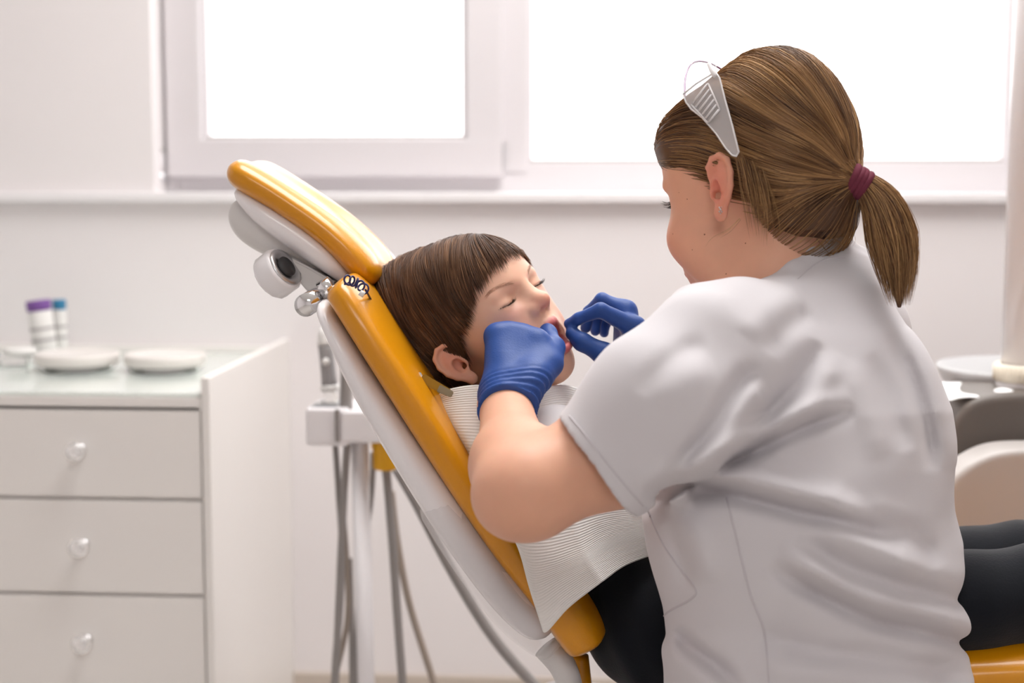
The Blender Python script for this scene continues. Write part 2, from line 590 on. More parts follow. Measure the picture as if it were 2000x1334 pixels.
box('glass_top', (cx_l, CY0 + .004, zt_tab - .0055), (cx_p - .002, WALL_Y - .02, zt_tab), m_glass_top, cab, bev=.001)
box('back_lip', (cx_l, WALL_Y - .019, zt_tab - .005), (cx_p - .001, WALL_Y - .001, zt_tab + .012), m_white_lam, cab, bev=.001)
m_crystal = mat('crystal', (.97, .97, .98, 1), 0.02, 0.6, trans=0.9, ior=1.5)
ys = [786, 971, 1158, 1343, 1530]
zz = [on_y(200, y + 2, CY0)[2] for y in ys]
for i in range(4):
    a, b = zz[i] - .004, zz[i + 1] + .002
    d = box('drawer', (cx_l, CY0, b), (cx_p - .003, CY0 + .0115, a), m_white_lam, cab, bev=.0012)
    kx = on_y(144 + 6.5 * i, 884 + 188.5 * i, CY0 - .03)
    c = (kx[0], CY0, kx[2])
    kn = lathe('knob', [(0, 0), (.009, 0), (.0095, .003), (.006, .006), (.006, .011), (.012, .016), (.0165, .023), (.0165, .028), (.012, .034), (.006, .036), (0, .036)],
               c, m_crystal, d, k=10, axis=(0, -1, 0), smooth=False)
    lathe('knob_collar', [(0, 0), (.0105, 0), (.0105, .004), (.007, .007), (0, .007)], c, m_chrome, d, k=16, axis=(0, -1, 0))

# things on the cabinet
ZT = zt_tab
def on_top(px, py): return on_z(px, py, ZT)
m_paperwhite = mat('white_plastic', lin(238, 236, 233), 0.4)
m_dish = mat('ivory_dish', lin(230, 224, 219), 0.3)
m_clear = mat('clear_plastic', (.97, .98, .97, 1), 0.03, 0.5, trans=1.0, ior=1.12)
m_purple = mat('purple_cap', lin(120, 80, 150), 0.4)
m_bluecap = mat('blue_cap', lin(50, 125, 165), 0.4)
m_ink = mat('grey_print', lin(170, 165, 165), 0.5)
def dish(px, py, rpx, label):
    c = on_top(px, py); d = np.linalg.norm(c - CAM); r = rpx / F_PX * d
    e = empty('round_dish', c); setp(e, label, 'dish', 'round dishes on the cabinet')
    lathe('base', [(0, .0), (r * .86, 0), (r * .90, .004), (r * .94, .011), (r * .90, .011), (r * .86, .004), (0, .004)], c, m_clear, e, k=40)
    lathe('lid', [(0, .0115), (r * .97, .0115), (r * .99, .0135), (r, .028), (r * .985, .031), (r * .93, .032), (r * .90, .0305), (0, .0305)], c, m_dish, e, k=40)
dish(152, 722, 78, 'round lidded dish beside the capped tubes on the cabinet')
dish(323, 724, 77, 'round lidded dish near the right edge of the cabinet top')
# glass jar with lid at the picture's edge
c = on_top(28, 716); e = empty('glass_jar', c); setp(e, 'low clear glass jar with white lid at the far left of the cabinet', 'jar')
lathe('jar_body', [(0, .001), (.031, .001), (.033, .004), (.033, .020), (.030, .022), (.028, .020), (.028, .005), (0, .005)], c, m_clear, e)
lathe('lid', [(0, .022), (.028, .022), (.030, .024), (.030, .031), (.028, .033), (0, .033)], c + np.array([.008, .01, 0]), m_paperwhite, e)
# two tubes standing on their caps' far end
def tubething(px, py, hpx, wpx, capm, label, lean):
    c = on_top(px, py); d = np.linalg.norm(c - CAM); hh = hpx / F_PX * d; w = wpx / 2 / F_PX * d
    e = empty('paste_tube', c); setp(e, label, 'tube', 'capped tubes on the cabinet')
    ax = np.array([lean, 0, 1.0])
    lathe('tube_body', [(0, 0), (w * .92, 0), (w, .003), (w, hh * .78), (w * .98, hh * .80), (0, hh * .80)], c, m_paperwhite, e, axis=ax)
    lathe('cap', [(0, hh * .805), (w * .97, hh * .805), (w * 1.03, hh * .82), (w * 1.06, hh * .95), (w * .98, hh * .97), (0, hh * .975)], c, capm, e, axis=ax)
    for q in (.32, .5):
        lathe('printed_band', [(w * 1.003, hh * q), (w * 1.006, hh * (q + .01)), (w * 1.006, hh * (q + .035)), (w * 1.003, hh * (q + .045))], c, m_ink, e, axis=ax)
tubething(92, 705, 118, 44, m_purple, 'white tube with purple cap standing on the cabinet', -.12)
tubething(121, 698, 112, 24, m_bluecap, 'slim white tube with blue cap behind the purple capped tube', -.02)
# faint clear cup
c = on_top(385, 684); e = empty('clear_cup', c); setp(e, 'clear plastic cup standing behind the dishes on the cabinet', 'cup')
lathe('cup_wall', [(0, .001), (.013, .001), (.018, .050), (.0172, .050), (.0125, .002), (0, .002)], c, m_clear, e)

# ================================================================== dental chair
m_yellow = mat('ochre_leatherette', lin(220, 146, 4), 0.34, 0.45, noise=0.05, nscale=14, bump=0.10, bscale=420, coat=0.45)
m_shell = mat('white_shell', lin(246, 243, 245), 0.22, 0.5, coat=0.3)
m_shell_grey = mat('pale_grey_shell', lin(222, 219, 217), 0.35)
m_film = mat('clear_film', lin(235, 232, 232), 0.08, 0.5, alpha=.22)
m_dark = mat('dark_recess', lin(60, 60, 62), 0.5)
YC, BW, HW = 1.77, 0.20, 0.088
chair = empty('dental_chair', (on_y(1400, 1200, YC)[0], YC, 0))
setp(chair, 'ochre leather dental chair with white shell and raised backrest', 'dental chair')
def st(px, py, hw, t, inset=0.0):
    p = on_y(px, py, YC - hw + inset)
    return (p[0], YC, p[2], hw, t)
# backrest cushion and shell
pad('backrest_pad', [st(642, 556, .175, .020), st(672, 596, .19, .0225), st(740, 702, .20, .0235), st(882, 918, BW, .026), st(985, 1066, BW, .028), st(1065, 1165, BW, .030), st(1124, 1246, BW, .031), st(1152, 1288, .19, .028)],
    m_yellow, chair, n=72, power=3.4, endround=.07, dish=.012)
pad('backrest_shell', [st(612, 590, .15, .010), st(646, 655, .185, .017), st(703, 760, .192, .024), st(800, 912, .195, .030), st(905, 1066, .195, .034), st(1000, 1185, .195, .036), st(1078, 1262, .19, .030)],
    m_shell, chair, n=60, power=2.6, endround=.10)
pad('plastic_cover', [st(838, 985, .199, .034), st(905, 1080, .2, .040), st(990, 1192, .2, .042), st(1050, 1250, .198, .040), st(1090, 1278, .19, .034)],
    m_film, chair, n=40, power=2.5, endround=.05)
# headrest
pad('headrest_pad', [st(436, 326, HW * .9, .017), st(470, 346, HW, .0215), st(545, 392, HW, .0215), st(630, 452, HW, .0215), st(694, 515, HW, .022), st(722, 560, HW * .9, .018)],
    m_yellow, chair, n=60, power=2.5, endround=.16, dish=.010)
pad('headrest_shell', [st(452, 368, .065, .010), st(500, 412, .078, .018), st(580, 468, .078, .021), st(640, 514, .075, .018), st(692, 560, .06, .010)],
    m_shell, chair, n=40, power=2.5, endround=.12)
pad('headrest_back_cover', [st(452, 392, .045, .012), st(474, 428, .055, .026), st(520, 462, .055, .026), st(580, 494, .05, .018), st(640, 540, .045, .008)],
    m_shell_grey, chair, n=40, power=2.4, endround=.16)
YH = YC - .05
def hb(px, py, Y=YH): return on_y(px, py, Y)
# bracket: flat bar from the headrest down to the backrest, clamp wheel and chrome pivot
bm = bmesh.new()
outl = [(548, 494), (600, 520), (655, 552), (625, 600), (575, 540), (545, 508)]
f0 = [bm.verts.new(Vector(hb(x, y, YH - .012))) for x, y in outl]
f1_ = [bm.verts.new(Vector(hb(x, y, YH - .012) + np.array([0, .03, 0]))) for x, y in outl]
bm.faces.new(f0); bm.faces.new(f1_[::-1])
for i in range(len(outl)):
    j = (i + 1) % len(outl)
    bm.faces.new((f0[j], f0[i], f1_[i], f1_[j]))
bmesh.ops.recalc_face_normals(bm, faces=bm.faces)
bmesh.ops.bevel(bm, geom=bm.edges[:], offset=.002, segments=2, affect='EDGES')
me = bpy.data.meshes.new('headrest_bracket'); bm.to_mesh(me); bm.free()
link('headrest_bracket', me, m_shell_grey, chair, smooth=False)
ca, cb = hb(512, 555, YH - .02), hb(567, 520, YH - .02)
ax = cb - ca
ax = np.array([ax[0] * .9 + .0, -.012, ax[2]])
wc = hb(526, 546, YH - .02)
L = .026
wheel = lathe('clamp_wheel', [(0, 0), (.024, 0), (.027, .003), (.027, L - .003), (.025, L), (.017, L), (.017, L - .006), (0, L - .006)], wc, m_shell, chair, k=14, axis=ax, smooth=False)
lathe('wheel_ring', [(.0172, L - .006), (.0235, L - .001), (.0225, L + .002), (.016, L + .002), (.013, L - .003), (0, L - .003)], wc, m_steel, chair, k=28, axis=ax)
lathe('wheel_socket', [(.0, L - .001), (.012, L - .001), (.012, L + .004), (.0, L + .004)], wc, m_dark, chair, k=20, axis=ax)
pc = hb(611, 588, YH - .06)
tube('pivot_bolt', [pc + np.array([-.006, -.012, -.004]), pc + np.array([.004, .10, .006])], .0125, m_chrome, chair, k=18)
tube('pivot_sleeve', [hb(628, 570, YH - .05), hb(650, 556, YH - .05)], .011, m_chrome, chair, k=18)
fw_ = on_y(738, 528, YC + .10)
lathe('clamp_wheel', [(0, 0), (.018, 0), (.024, .004), (.024, .02), (.018, .026), (0, .026)], fw_, m_shell, chair, k=24, axis=(.75, .1, .65))
# lower hinge piece, seat and base
tube('hinge_arm', [on_y(1068, 1262, YC - .15), on_y(1098, 1300, YC - .15), on_y(1113, 1345, YC - .15), on_y(1118, 1420, YC - .15)], [.016, .015, .014, .016], m_shell_grey, chair, k=16, n=20)
tube('hinge_cover', [on_y(1132, 1280, YC - .10), on_y(1134, 1340, YC - .10), on_y(1140, 1430, YC - .10)], [.010, .013, .016], m_yellow, chair, k=16, n=14)
zs_seat = on_y(1950, 1262, YC - .2)[2]
pad('seat_pad', [(0.06, YC, zs_seat - .075, .17, .030), (0.14, YC, zs_seat - .072, .20, .034), (.30, YC, zs_seat - .05, .20, .036), (.46, YC, zs_seat - .036, .205, .036), (.62, YC, zs_seat - .034, .205, .036), (.85, YC, zs_seat - .06, .2, .034), (1.05, YC, zs_seat - .10, .19, .03), (1.15, YC, zs_seat - .13, .17, .026)],
    m_yellow, chair, n=64, power=3.2, endround=.06)
pad('seat_shell', [(0.08, YC, zs_seat - .135, .16, .02), (0.2, YC, zs_seat - .14, .19, .03), (.45, YC, zs_seat - .115, .19, .04), (.8, YC, zs_seat - .12, .19, .03), (1.05, YC, zs_seat - .15, .17, .02)],
    m_shell, chair, n=40, power=3, endround=.1)
box('pedestal', (.18, YC - .13, .09), (.58, YC + .13, zs_seat - .14), m_shell, chair, bev=.04, seg=4)
box('base_plate', (-.02, YC - .26, .0), (.80, YC + .26, .09), m_shell, chair, bev=.03, seg=4)

# ================================================================== assistant's instrument stand behind the chair
YI = 2.30
def iy(px, py, Y=YI): return on_y(px, py, Y)
m_hose = mat('grey_hose', lin(150, 145, 142), 0.5)
m_hose_tan = mat('taupe_hose', lin(165, 152, 140), 0.5)
m_yel_plastic = mat('yellow_plastic', lin(238, 175, 20), 0.35)
m_grey_plastic = mat('grey_plastic', lin(165, 162, 162), 0.4)
m_panel = mat('steel_keypad', lin(150, 152, 155), 0.3, metal=.3)
stand = empty('instrument_stand', on_y(702, 1334, YI) * np.array([1, 1, 0]))
setp(stand, 'white instrument holder tray on a slim post behind the chair back', 'instrument stand')
pb = iy(702, 870)
tube('post', [pb * np.array([1, 1, 0]) + np.array([.012, 0, 0]), pb + np.array([0, 0, .02])], .0135, m_shell, stand, k=20)
lathe('foot', [(0, 0), (.12, 0), (.12, .012), (.03, .022), (0, .022)], pb * np.array([1, 1, 0]) + np.array([.012, 0, 0]), m_shell, stand)
a, b = iy(607, 868), iy(742, 790)
tray = box('tray', (a[0], YI - .04, a[2] + .004), (iy(690, 800)[0], YI + .055, b[2]), m_shell, stand, bev=.010, seg=3)
box('tray_wing', (iy(672, 800)[0], YI - .042, a[2] + .010), (iy(790, 800)[0], YI + .05, b[2] - .004), m_shell, stand, bev=.008, seg=3)
box('keypad', (iy(616, 800)[0], YI - .032, b[2] - .0015), (iy(664, 800)[0], YI + .035, b[2] + .0015), m_panel, tray, bev=.001)
for i in range(3):
    box('keypad_button', (iy(620 + 15 * i, 800)[0], YI - .012, b[2] + .0012), (iy(631 + 15 * i, 800)[0], YI + .008, b[2] + .004), m_paperwhite, tray, bev=.001)
box('tray_slot', (iy(664, 800)[0], YI - .0445, a[2] + .012), (iy(672, 800)[0], YI - .036, b[2] - .002), m_hose, stand, bev=.001)
lathe('yellow_socket', [(0, 0), (.021, 0), (.0225, .003), (.0225, .044), (.019, .05), (0, .05)], iy(757, 915), m_yel_plastic, stand)
lathe('yellow_socket', [(0, 0), (.012, 0), (.013, .003), (.013, .03), (0, .03)], iy(733, 886) + np.array([0, .04, 0]), m_yel_plastic, stand)
def hose(pts, r, label, m=m_hose):
    P = [iy(*p) if len(p) == 2 else iy(p[0], p[1], p[2]) for p in pts]
    setp(tube('hose', P, r, m, None, k=10, n=40), label, 'hose', 'hoses hanging under the instrument stand')
hose([(655, 868), (661, 960), (668, 1080), (664, 1200), (655, 1280), (650, 1400)], .0048, 'grey hose hanging furthest left under the white tray')
hose([(678, 868, YI - .02), (672, 960, YI - .02), (666, 1080, YI - .02), (660, 1220, YI - .02), (655, 1334, YI - .02), (650, 1420, YI - .02)], .0058, 'thick grey hose falling straight beside the white post')
hose([(668, 985, YI + .03), (676, 1080, YI + .03), (680, 1180, YI + .03), (672, 1250, YI + .03), (648, 1345, YI + .03)], .0045, 'taupe hose crossing behind the grey hoses by the post', m_hose_tan)
hose([(683, 1090, YI + .05), (686, 1200, YI + .05), (688, 1420, YI + .05)], .0045, 'thin grey hose running close behind the white post')
hose([(729, 884, YI + .04), (727, 940, YI + .04), (723, 985, YI + .04), (712, 1060, YI + .06), (700, 1180, YI + .06), (694, 1400, YI + .06)], .0048, 'short grey hose dropping from the small yellow socket')
hose([(754, 915), (760, 980), (768, 1080), (776, 1200), (786, 1334), (792, 1420)], .0068, 'grey hose dropping from the yellow holder')
hose([(764, 960, YI + .03), (776, 1060, YI + .03), (800, 1180, YI + .03), (840, 1310, YI + .03), (870, 1400, YI + .03)], .0058, 'taupe hose curving down right of the yellow holder', m_hose_tan)
hose([(775, 915, YI - .08), (815, 985, YI - .08), (880, 1110, YI - .08), (960, 1240, YI - .08), (1040, 1334, YI - .08), (1110, 1400, YI - .08)], .0082, 'thick grey hose sweeping right below the chair back')
# handpieces standing in the tray
hp = empty('suction_handpiece', iy(640, 785)); setp(hp, 'grey suction handpiece with white collar standing in the white tray', 'handpiece')
p0, p1 = iy(648, 790), iy(632, 640)
def along(t): return p0 + (p1 - p0) * t
tube('tip_holder', [along(0), along(.22)], .010, m_clear, hp, k=14)
tube('collar', [along(.18), along(.26)], .0145, m_paperwhite, hp, k=16)
tube('grip', [along(.26), along(.52), along(.78)], [.0125, .0115, .0118], m_grey_plastic, hp, k=16, n=8)
tube('head', [along(.78), along(.93), along(1.0)], [.0125, .010, .006], m_paperwhite, hp, k=16, n=8)
lathe('button', [(0, 0), (.006, 0), (.006, .003), (0, .004)], along(.57) + np.array([.0, -.0115, 0]), m_paperwhite, hp, k=16, axis=(0, -1, 0))
hp2 = empty('syringe_handpiece', iy(676, 800)); setp(hp2, 'grey handpiece standing upright in the tray slot next to the chair shell', 'handpiece')
q0, q1 = iy(676, 806, YI - .02), iy(676, 700, YI - .02)
tube('grip', [q0, (q0 + q1) / 2, q1], [.011, .009, .008], m_hose, hp2, k=14, n=8)
tube('tip', [q1, q1 + np.array([-.01, 0, .05])], .005, m_chrome, hp2, k=12)

# ================================================================== equipment at the right edge
YP = 2.25
postr = empty('equipment_pillar', on_y(1990, 760, YP)); setp(postr, 'white round pillar with ribbed cream collar at the right edge', 'pillar')
pcx = on_y(2010, 700, YP); r_p = abs(on_y(1955, 700, YP)[0] - pcx[0])
zc0 = on_y(1990, 762, YP)[2]
m_cream = mat('cream_plastic', lin(235, 226, 208), 0.4)
lathe('pillar_tube', [(0, zc0 - pcx[2]), (r_p * .98, zc0 - pcx[2]), (r_p * .92, 1.2), (0, 1.2)], pcx, m_shell, postr, k=40)
r_c = abs(on_y(1940, 735, YP)[0] - pcx[0])
zk = on_y(1990, 742, YP)[2] - pcx[2]
lathe('collar', [(r_p, zk), (r_c * .97, zk), (r_c, zk + .004), (r_c, zk + .020), (r_c * .95, zk + .024), (r_p, zk + .024)], pcx, m_cream, postr, k=40)
lathe('collar_base', [(0, zk - .034), (r_p * 1.08, zk - .034), (r_p * 1.14, zk), (0, zk)], pcx, m_shell, postr, k=40)
for i in range(22):
    a_ = math.pi + i / 21 * math.pi
    c_ = pcx + np.array([math.cos(a_) * r_c, math.sin(a_) * r_c, 0])
    tube('collar_rib', [c_ + np.array([0, 0, zk + .003]), c_ + np.array([0, 0, zk + .020])], .0012, m_cream, postr, k=6)
# dark grey rounded console carrying the pillar, with a pale grey spittoon bowl behind
m_console = mat('dark_grey_console', lin(104, 96, 90), 0.45)
m_bowl = mat('pale_grey_bowl', lin(205, 205, 206), 0.3)
m_housing = mat('beige_housing', lin(188, 182, 178), 0.4)
def rounded_panel(name, pts, Y0, Y1, m, parent, bev=.02):
    bm = bmesh.new()
    A = [bm.verts.new(Vector((x, Y0, z))) for x, z in pts]
    B = [bm.verts.new(Vector((x, Y1, z))) for x, z in pts]
    f = bm.faces.new(A); bm.faces.new(B[::-1])
    for i in range(len(pts)):
        j = (i + 1) % len(pts)
        bm.faces.new((A[j], A[i], B[i], B[j]))
    bmesh.ops.recalc_face_normals(bm, faces=bm.faces)
    if bev:
        es = [e for e in bm.edges if abs(e.verts[0].co.y - e.verts[1].co.y) < 1e-6]
        bmesh.ops.bevel(bm, geom=es, offset=bev, segments=4, affect='EDGES', profile=.6)
    me = bpy.data.meshes.new(name); bm.to_mesh(me); bm.free()
    return sharp(link(name, me, m, parent), 35)
unit = empty('dental_unit', (on_y(2050, 1000, 2.2)[0], 2.25, 0)); setp(unit, 'dental unit with dark grey rounded top and beige housing at right', 'dental unit')
def arc_outline(pxs, Y, zlow, xhi):
    P = [on_y(x, y, Y) for x, y in pxs]
    P = catmull(P, 24)
    L = [(p[0], p[2]) for p in P]
    return L + [(xhi, L[-1][1]), (xhi, zlow), (L[0][0], zlow)]
YD = 2.16
rounded_panel('console', arc_outline([(1862, 905), (1862, 845), (1876, 806), (1902, 783), (1945, 772), (2010, 768)], YD, .30, 1.05), YD, YD + .20, m_console, unit, .012)
YG = 2.05
rounded_panel('housing', arc_outline([(1850, 1000), (1858, 945), (1885, 915), (1930, 890), (1975, 880), (2040, 878)], YG, .0, 1.05), YG, YG + .08, m_housing, unit, .010)
box('unit_body', (on_y(1880, 1000, YD)[0], YG + .06, 0), (1.05, YD + .2, on_y(1900, 930, YD)[2]), m_housing, unit, bev=.02)
bc = on_y(1975, 748, 2.40)
lathe('bowl', [(0, -.06), (.06, -.06), (.12, -.02), (.142, .022), (.142, .027), (.136, .027), (.11, -.01), (.05, -.045), (0, -.045)], bc + np.array([.03, 0, .0]), m_bowl, unit, k=48)
# crumpled white paper towel on the console
N_ = 24
rs = np.random.RandomState(4)
gx, gy = np.meshgrid(np.linspace(-1, 1, N_), np.linspace(-1, 1, N_), indexing='ij')
cz = on_y(1905, 776, YD + .1)
zz_ = .010 + .012 * np.clip(vnoise(np.stack([gx, gy, gx * 0], -1), 3.5, 3) + .5, 0, 2) * (1 - .55 * np.maximum(abs(gx), abs(gy)) ** 2)
Vt = np.stack([cz[0] + .004 + gx * .055 + .012 * gy, YD + .085 + gy * .075, cz[2] - .004 + zz_ * 1.25], -1).reshape(-1, 3)
ii = np.arange(N_ - 1)[:, None] * N_ + np.arange(N_ - 1)[None]
Qt = np.stack([ii, ii + N_, ii + N_ + 1, ii + 1], -1).reshape(-1, 4)
o = link('paper_towel', np_mesh('paper_towel', Vt, Qt), mat('white_paper', lin(250, 250, 250), .8))
md = o.modifiers.new('thickness', 'SOLIDIFY'); md.thickness = .0008
setp(o, 'crumpled white paper towel lying on the grey console', 'paper towel')

# ================================================================== people: shared builders
def rotm(axis, deg):
    return np.array(Matrix.Rotation(math.radians(deg), 3, Vector(axis)))

def ear_prims(g, T, c, side, sc=1.0, tilt=-12, flare=28, k=.18):
    """side +1 = left. c in head local cm"""
    R, o, s = T
    A = rotm((0, 1, 0), tilt)
    Bf = rotm((0, 0, 1), -flare)
    loc = Bf @ A
    if side < 0:
        mir = np.diag([1, -1, 1.0])
        Rl = R @ mir @ loc
        oo = o + s * (R @ np.array([c[0], -abs(c[1]), c[2]]))
    else:
        Rl = R @ loc
        oo = o + s * (R @ np.array([c[0], abs(c[1]), c[2]]))
    # Rl may be a reflection; xf uses R^T as its inverse, which holds for reflections too
    TT = (Rl, oo, s * sc)
    ad = lambda p, kk=k: g.op(xf(p, *TT), kk * s * sc)
    sb = lambda p, kk=k: g.op(xf(p, *TT), kk * s * sc, 'sub')
    ad(ell((-.3, .45, .75), (1.5, .30, 2.45), R=rotm((0, 0, 1), -13)), .3)
    ad(cap((-.1, -.6, .9), (-.1, .2, .4), 1.0, .9), .6)
    hx = [(.55, .15, .35), (1.05, .25, 1.3), (1.15, .45, 2.1), (.65, .6, 2.85), (-.3, .75, 3.1), (-1.25, .85, 2.6), (-1.7, .9, 1.5), (-1.65, .85, .3), (-1.25, .7, -.8), (-.75, .5, -1.6)]
    for i in range(len(hx) - 1):
        ad(cap(hx[i], hx[i + 1], .27, .27), .22)
    ad(ell((-.2, .35, -2.0), (.75, .38, .85)), .35)
    an = [(-.35, .45, -1.15), (-.8, .55, -.5), (-.95, .62, .4), (-.75, .66, 1.3), (-.1, .55, 1.9)]
    for i in range(len(an) - 1):
        ad(cap(an[i], an[i + 1], .22, .22), .25)
    ad(ell((.72, .35, -.25), (.28, .32, .5)), .25)
    sb(ell((.05, .75, -.05), (.62, .62, .95)), .2)
    sb(ell((.35, .3, -.35), (.32, .6, .4)), .15)

def head_prims(g, T, P):
    R, o, s = T
    ad = lambda p, kk: g.op(xf(p, *T), kk * s)
    sb = lambda p, kk: g.op(xf(p, *T), kk * s, 'sub')
    for c, r in P['mass']:
        ad(ell(c, r), P['kmass'])
    for c, r in P.get('cheek', []):
        for y in (1, -1):
            ad(ell((c[0], c[1] * y, c[2]), r), 2.0)
    a, b, ra, rb = P['neck']
    ad(cap(a, b, ra, rb), 2.2)
    for c, r in P['socket']:
        for y in (1, -1):
            sb(ell((c[0], c[1] * y, c[2]), r), 1.3)
    ec, er = P['eye']
    for y in (1, -1):
        ad(ell((ec[0], ec[1] * y, ec[2]), (er, er * 1.12, er * .95)), .55)
    for c0, c1, r in P.get('brow', []):
        for y in (1, -1):
            ad(cap((c0[0], c0[1] * y, c0[2]), (c1[0], c1[1] * y, c1[2]), r), 1.0)
    # nose
    n = P['nose']
    ad(cap(n['root'], n['tip'], n['rr'], n['rt']), 1.1)
    ad(ell(n['tip'], (n['rt'] * 1.05, n['rt'] * 1.12, n['rt'])), .6)
    for y in (1, -1):
        al = n['ala']
        ad(ell((al[0], al[1] * y, al[2]), n['alr']), .55)
    # lips
    if 'lip' in P:
        L = P['lip']
        ad(ell(L['muzzle'][0], L['muzzle'][1]), 1.2)
        for pts, rad in ((L['up'], L['ru']), (L['lo'], L['rl'])):
            full = [(p[0], -p[1], p[2]) for p in pts[::-1]] + pts[1:]
            rr = list(rad[::-1]) + list(rad[1:])
            for i in range(len(full) - 1):
                ad(cap(full[i], full[i + 1], rr[i], rr[i + 1]), .35)
        if 'open' in L:
            sb(ell(L['open'][0], L['open'][1]), .25)
    for y in (1, -1):
        q = n['nos']
        sb(ell((q[0], q[1] * y, q[2]), n['nor']), .2)

def lid_slit(g, T, ec, er, az0, az1, el_mid, el_end, rad, depth=.9):
    R, o, s = T
    for y in (1, -1):
        pts = []
        for t in np.linspace(0, 1, 7):
            az = math.radians(az0 + (az1 - az0) * t)
            el = math.radians(el_end + (el_mid - el_end) * math.sin(math.pi * t))
            pts.append((ec[0] + er * math.cos(el) * math.cos(az), (ec[1] + er * 1.12 * math.cos(el) * math.sin(az)) * y, ec[2] + er * .95 * math.sin(el)))
        for i in range(6):
            w = [rad * (.35 + .65 * math.sin(math.pi * (i + q) / 6)) for q in (0, 1)]
            g.op(xf(cap(pts[i], pts[i + 1], w[0], w[1]), *T), .10 * s, 'sub')
    return

def to_local(T, p):
    R, o, s = T
    return ((np.asarray(p) - o) @ R) / s
def from_local(T, p):
    R, o, s = T
    return o + s * np.asarray(p) @ np.asarray(R).T

def grad(f, p, e=.02):
    g = np.stack([f(p + np.array(d)) - f(p - np.array(d)) for d in ((e, 0, 0), (0, e, 0), (0, 0, e))], -1)
    return g / (np.linalg.norm(g, axis=-1, keepdims=True) + 1e-9)

def comb(f, roots, field, length, n, lift, stop=None):
    """walk strands over the surface f = 0. lift(u, i) -> offset above the surface"""
    ns = len(roots)
    def walk(L, rec):
        p = roots.copy()
        g_ = grad(f, p)
        p = p - f(p)[:, None] * g_
        out = [p.copy()]
        prev = None
        st = np.full(ns, 1.0); done = np.zeros(ns, bool)
        for i in range(1, n):
            g_ = grad(f, p)
            d = field(p, i / (n - 1))
            d = d - (d * g_).sum(1, keepdims=True) * g_
            d /= np.linalg.norm(d, axis=1, keepdims=True) + 1e-9
            if prev is not None:
                d = .55 * d + .45 * prev; d /= np.linalg.norm(d, axis=1, keepdims=True) + 1e-9
            prev = d
            p = p + d * (L / (n - 1))[:, None]
            g_ = grad(f, p)
            p = p - f(p)[:, None] * g_
            out.append(p.copy())
            if stop is not None:
                z = stop(p) & ~done
                st[z] = i / (n - 1); done |= z
        return np.stack(out, 1), st
    P, st = walk(length, None)
    if stop is not None:
        P, _ = walk(length * st, None)
    G = grad(f, P.reshape(-1, 3)).reshape(P.shape)
    u = np.linspace(0, 1, n)
    return P + lift(u[None, :], np.arange(ns)[:, None])[..., None] * G

def smooth_min(ds, k):
    d = ds[0]
    for b in ds[1:]:
        h = np.maximum(k - np.abs(d - b), 0) / k
        d = np.minimum(d, b) - h * h * k * .25
    return d

def person_mesh(name, parts, m, tint):
    V = []; Fq = []; n = 0
    for v, q in parts:
        V.append(v); Fq.append(q + n); n += len(v)
    V = np.concatenate(V); Fq = np.concatenate(Fq)
    me = np_mesh(name, c2w(V), Fq)
    color_attr(me, tint(V))
    return link(name, me, m)

# ================================================================== the boy in the chair
BOY_D = 1.745
BR = np.array([[0.5879, 0.5228, -0.6172], [0.4922, 0.3744, 0.7859], [0.642, -0.7658, -0.0372]])
u_, _, v_ = np.linalg.svd(BR); BR = u_ @ v_
BT = (BR, cp(956, 663, BOY_D), .0097)
BP = dict(
    mass=[((.2, 0, 4.2), (8.5, 7.0, 7.4)), ((4.6, 0, 4.0), (4.4, 5.6, 5.6)), ((4.2, 0, -.5), (4.2, 5.2, 4.8)),
          ((3.9, 0, -4.8), (3.5, 4.1, 3.3)), ((5.6, 0, -7.4), (1.7, 1.8, 1.5))],
    kmass=3.0,
    cheek=[((5.4, 2.8, -2.2), (2.0, 2.1, 2.2)), ((4.0, 3.7, -4.2), (2.4, 1.6, 2.4))],
    neck=((-1.0, 0, -3.0), (-2.2, 0, -12.5), 3.9, 4.2),
    socket=[((9.5, 2.8, 1.75), (1.6, 1.8, 1.1))],
    eye=((6.9, 2.95, 1.7), 1.42),
    brow=[((8.5, 1.2, 3.1), (7.6, 4.0, 3.1), .35)],
    nose=dict(root=(8.3, 0, 2.2), tip=(9.75, 0, -.4), rr=.55, rt=.82, ala=(8.75, 1.12, -.8), alr=(.9, .66, .7), nos=(9.4, .55, -1.4), nor=(.55, .3, .45)),
    lip=dict(muzzle=((6.9, 0, -3.4), (1.9, 2.4, 2.6)), up=[(8.65, 0, -3.05), (8.45, .75, -3.05), (7.8, 1.55, -3.7), (7.3, 1.95, -4.6)], ru=[.50, .50, .38, .22],
             lo=[(8.25, 0, -6.35), (8.1, .7, -6.3), (7.5, 1.5, -5.5), (7.3, 1.95, -4.6)], rl=[.48, .46, .34, .22],
             open=((8.1, 0, -4.7), (2.6, 1.6, 1.3))))
lo = BT[1] - .165; hi = BT[1] + .145
gb = Grid(lo, hi, .0018)
head_prims(gb, BT, BP)
ear_prims(gb, BT, (.3, 7.25, -.5), +1, .98, flare=36)
ear_prims(gb, BT, (.3, 7.25, -.5), -1, .98, flare=36)
lid_slit(gb, BT, BP['eye'][0], 1.44, -48, 60, -17, -4, .17)
boy_head = gb.mesh(1)

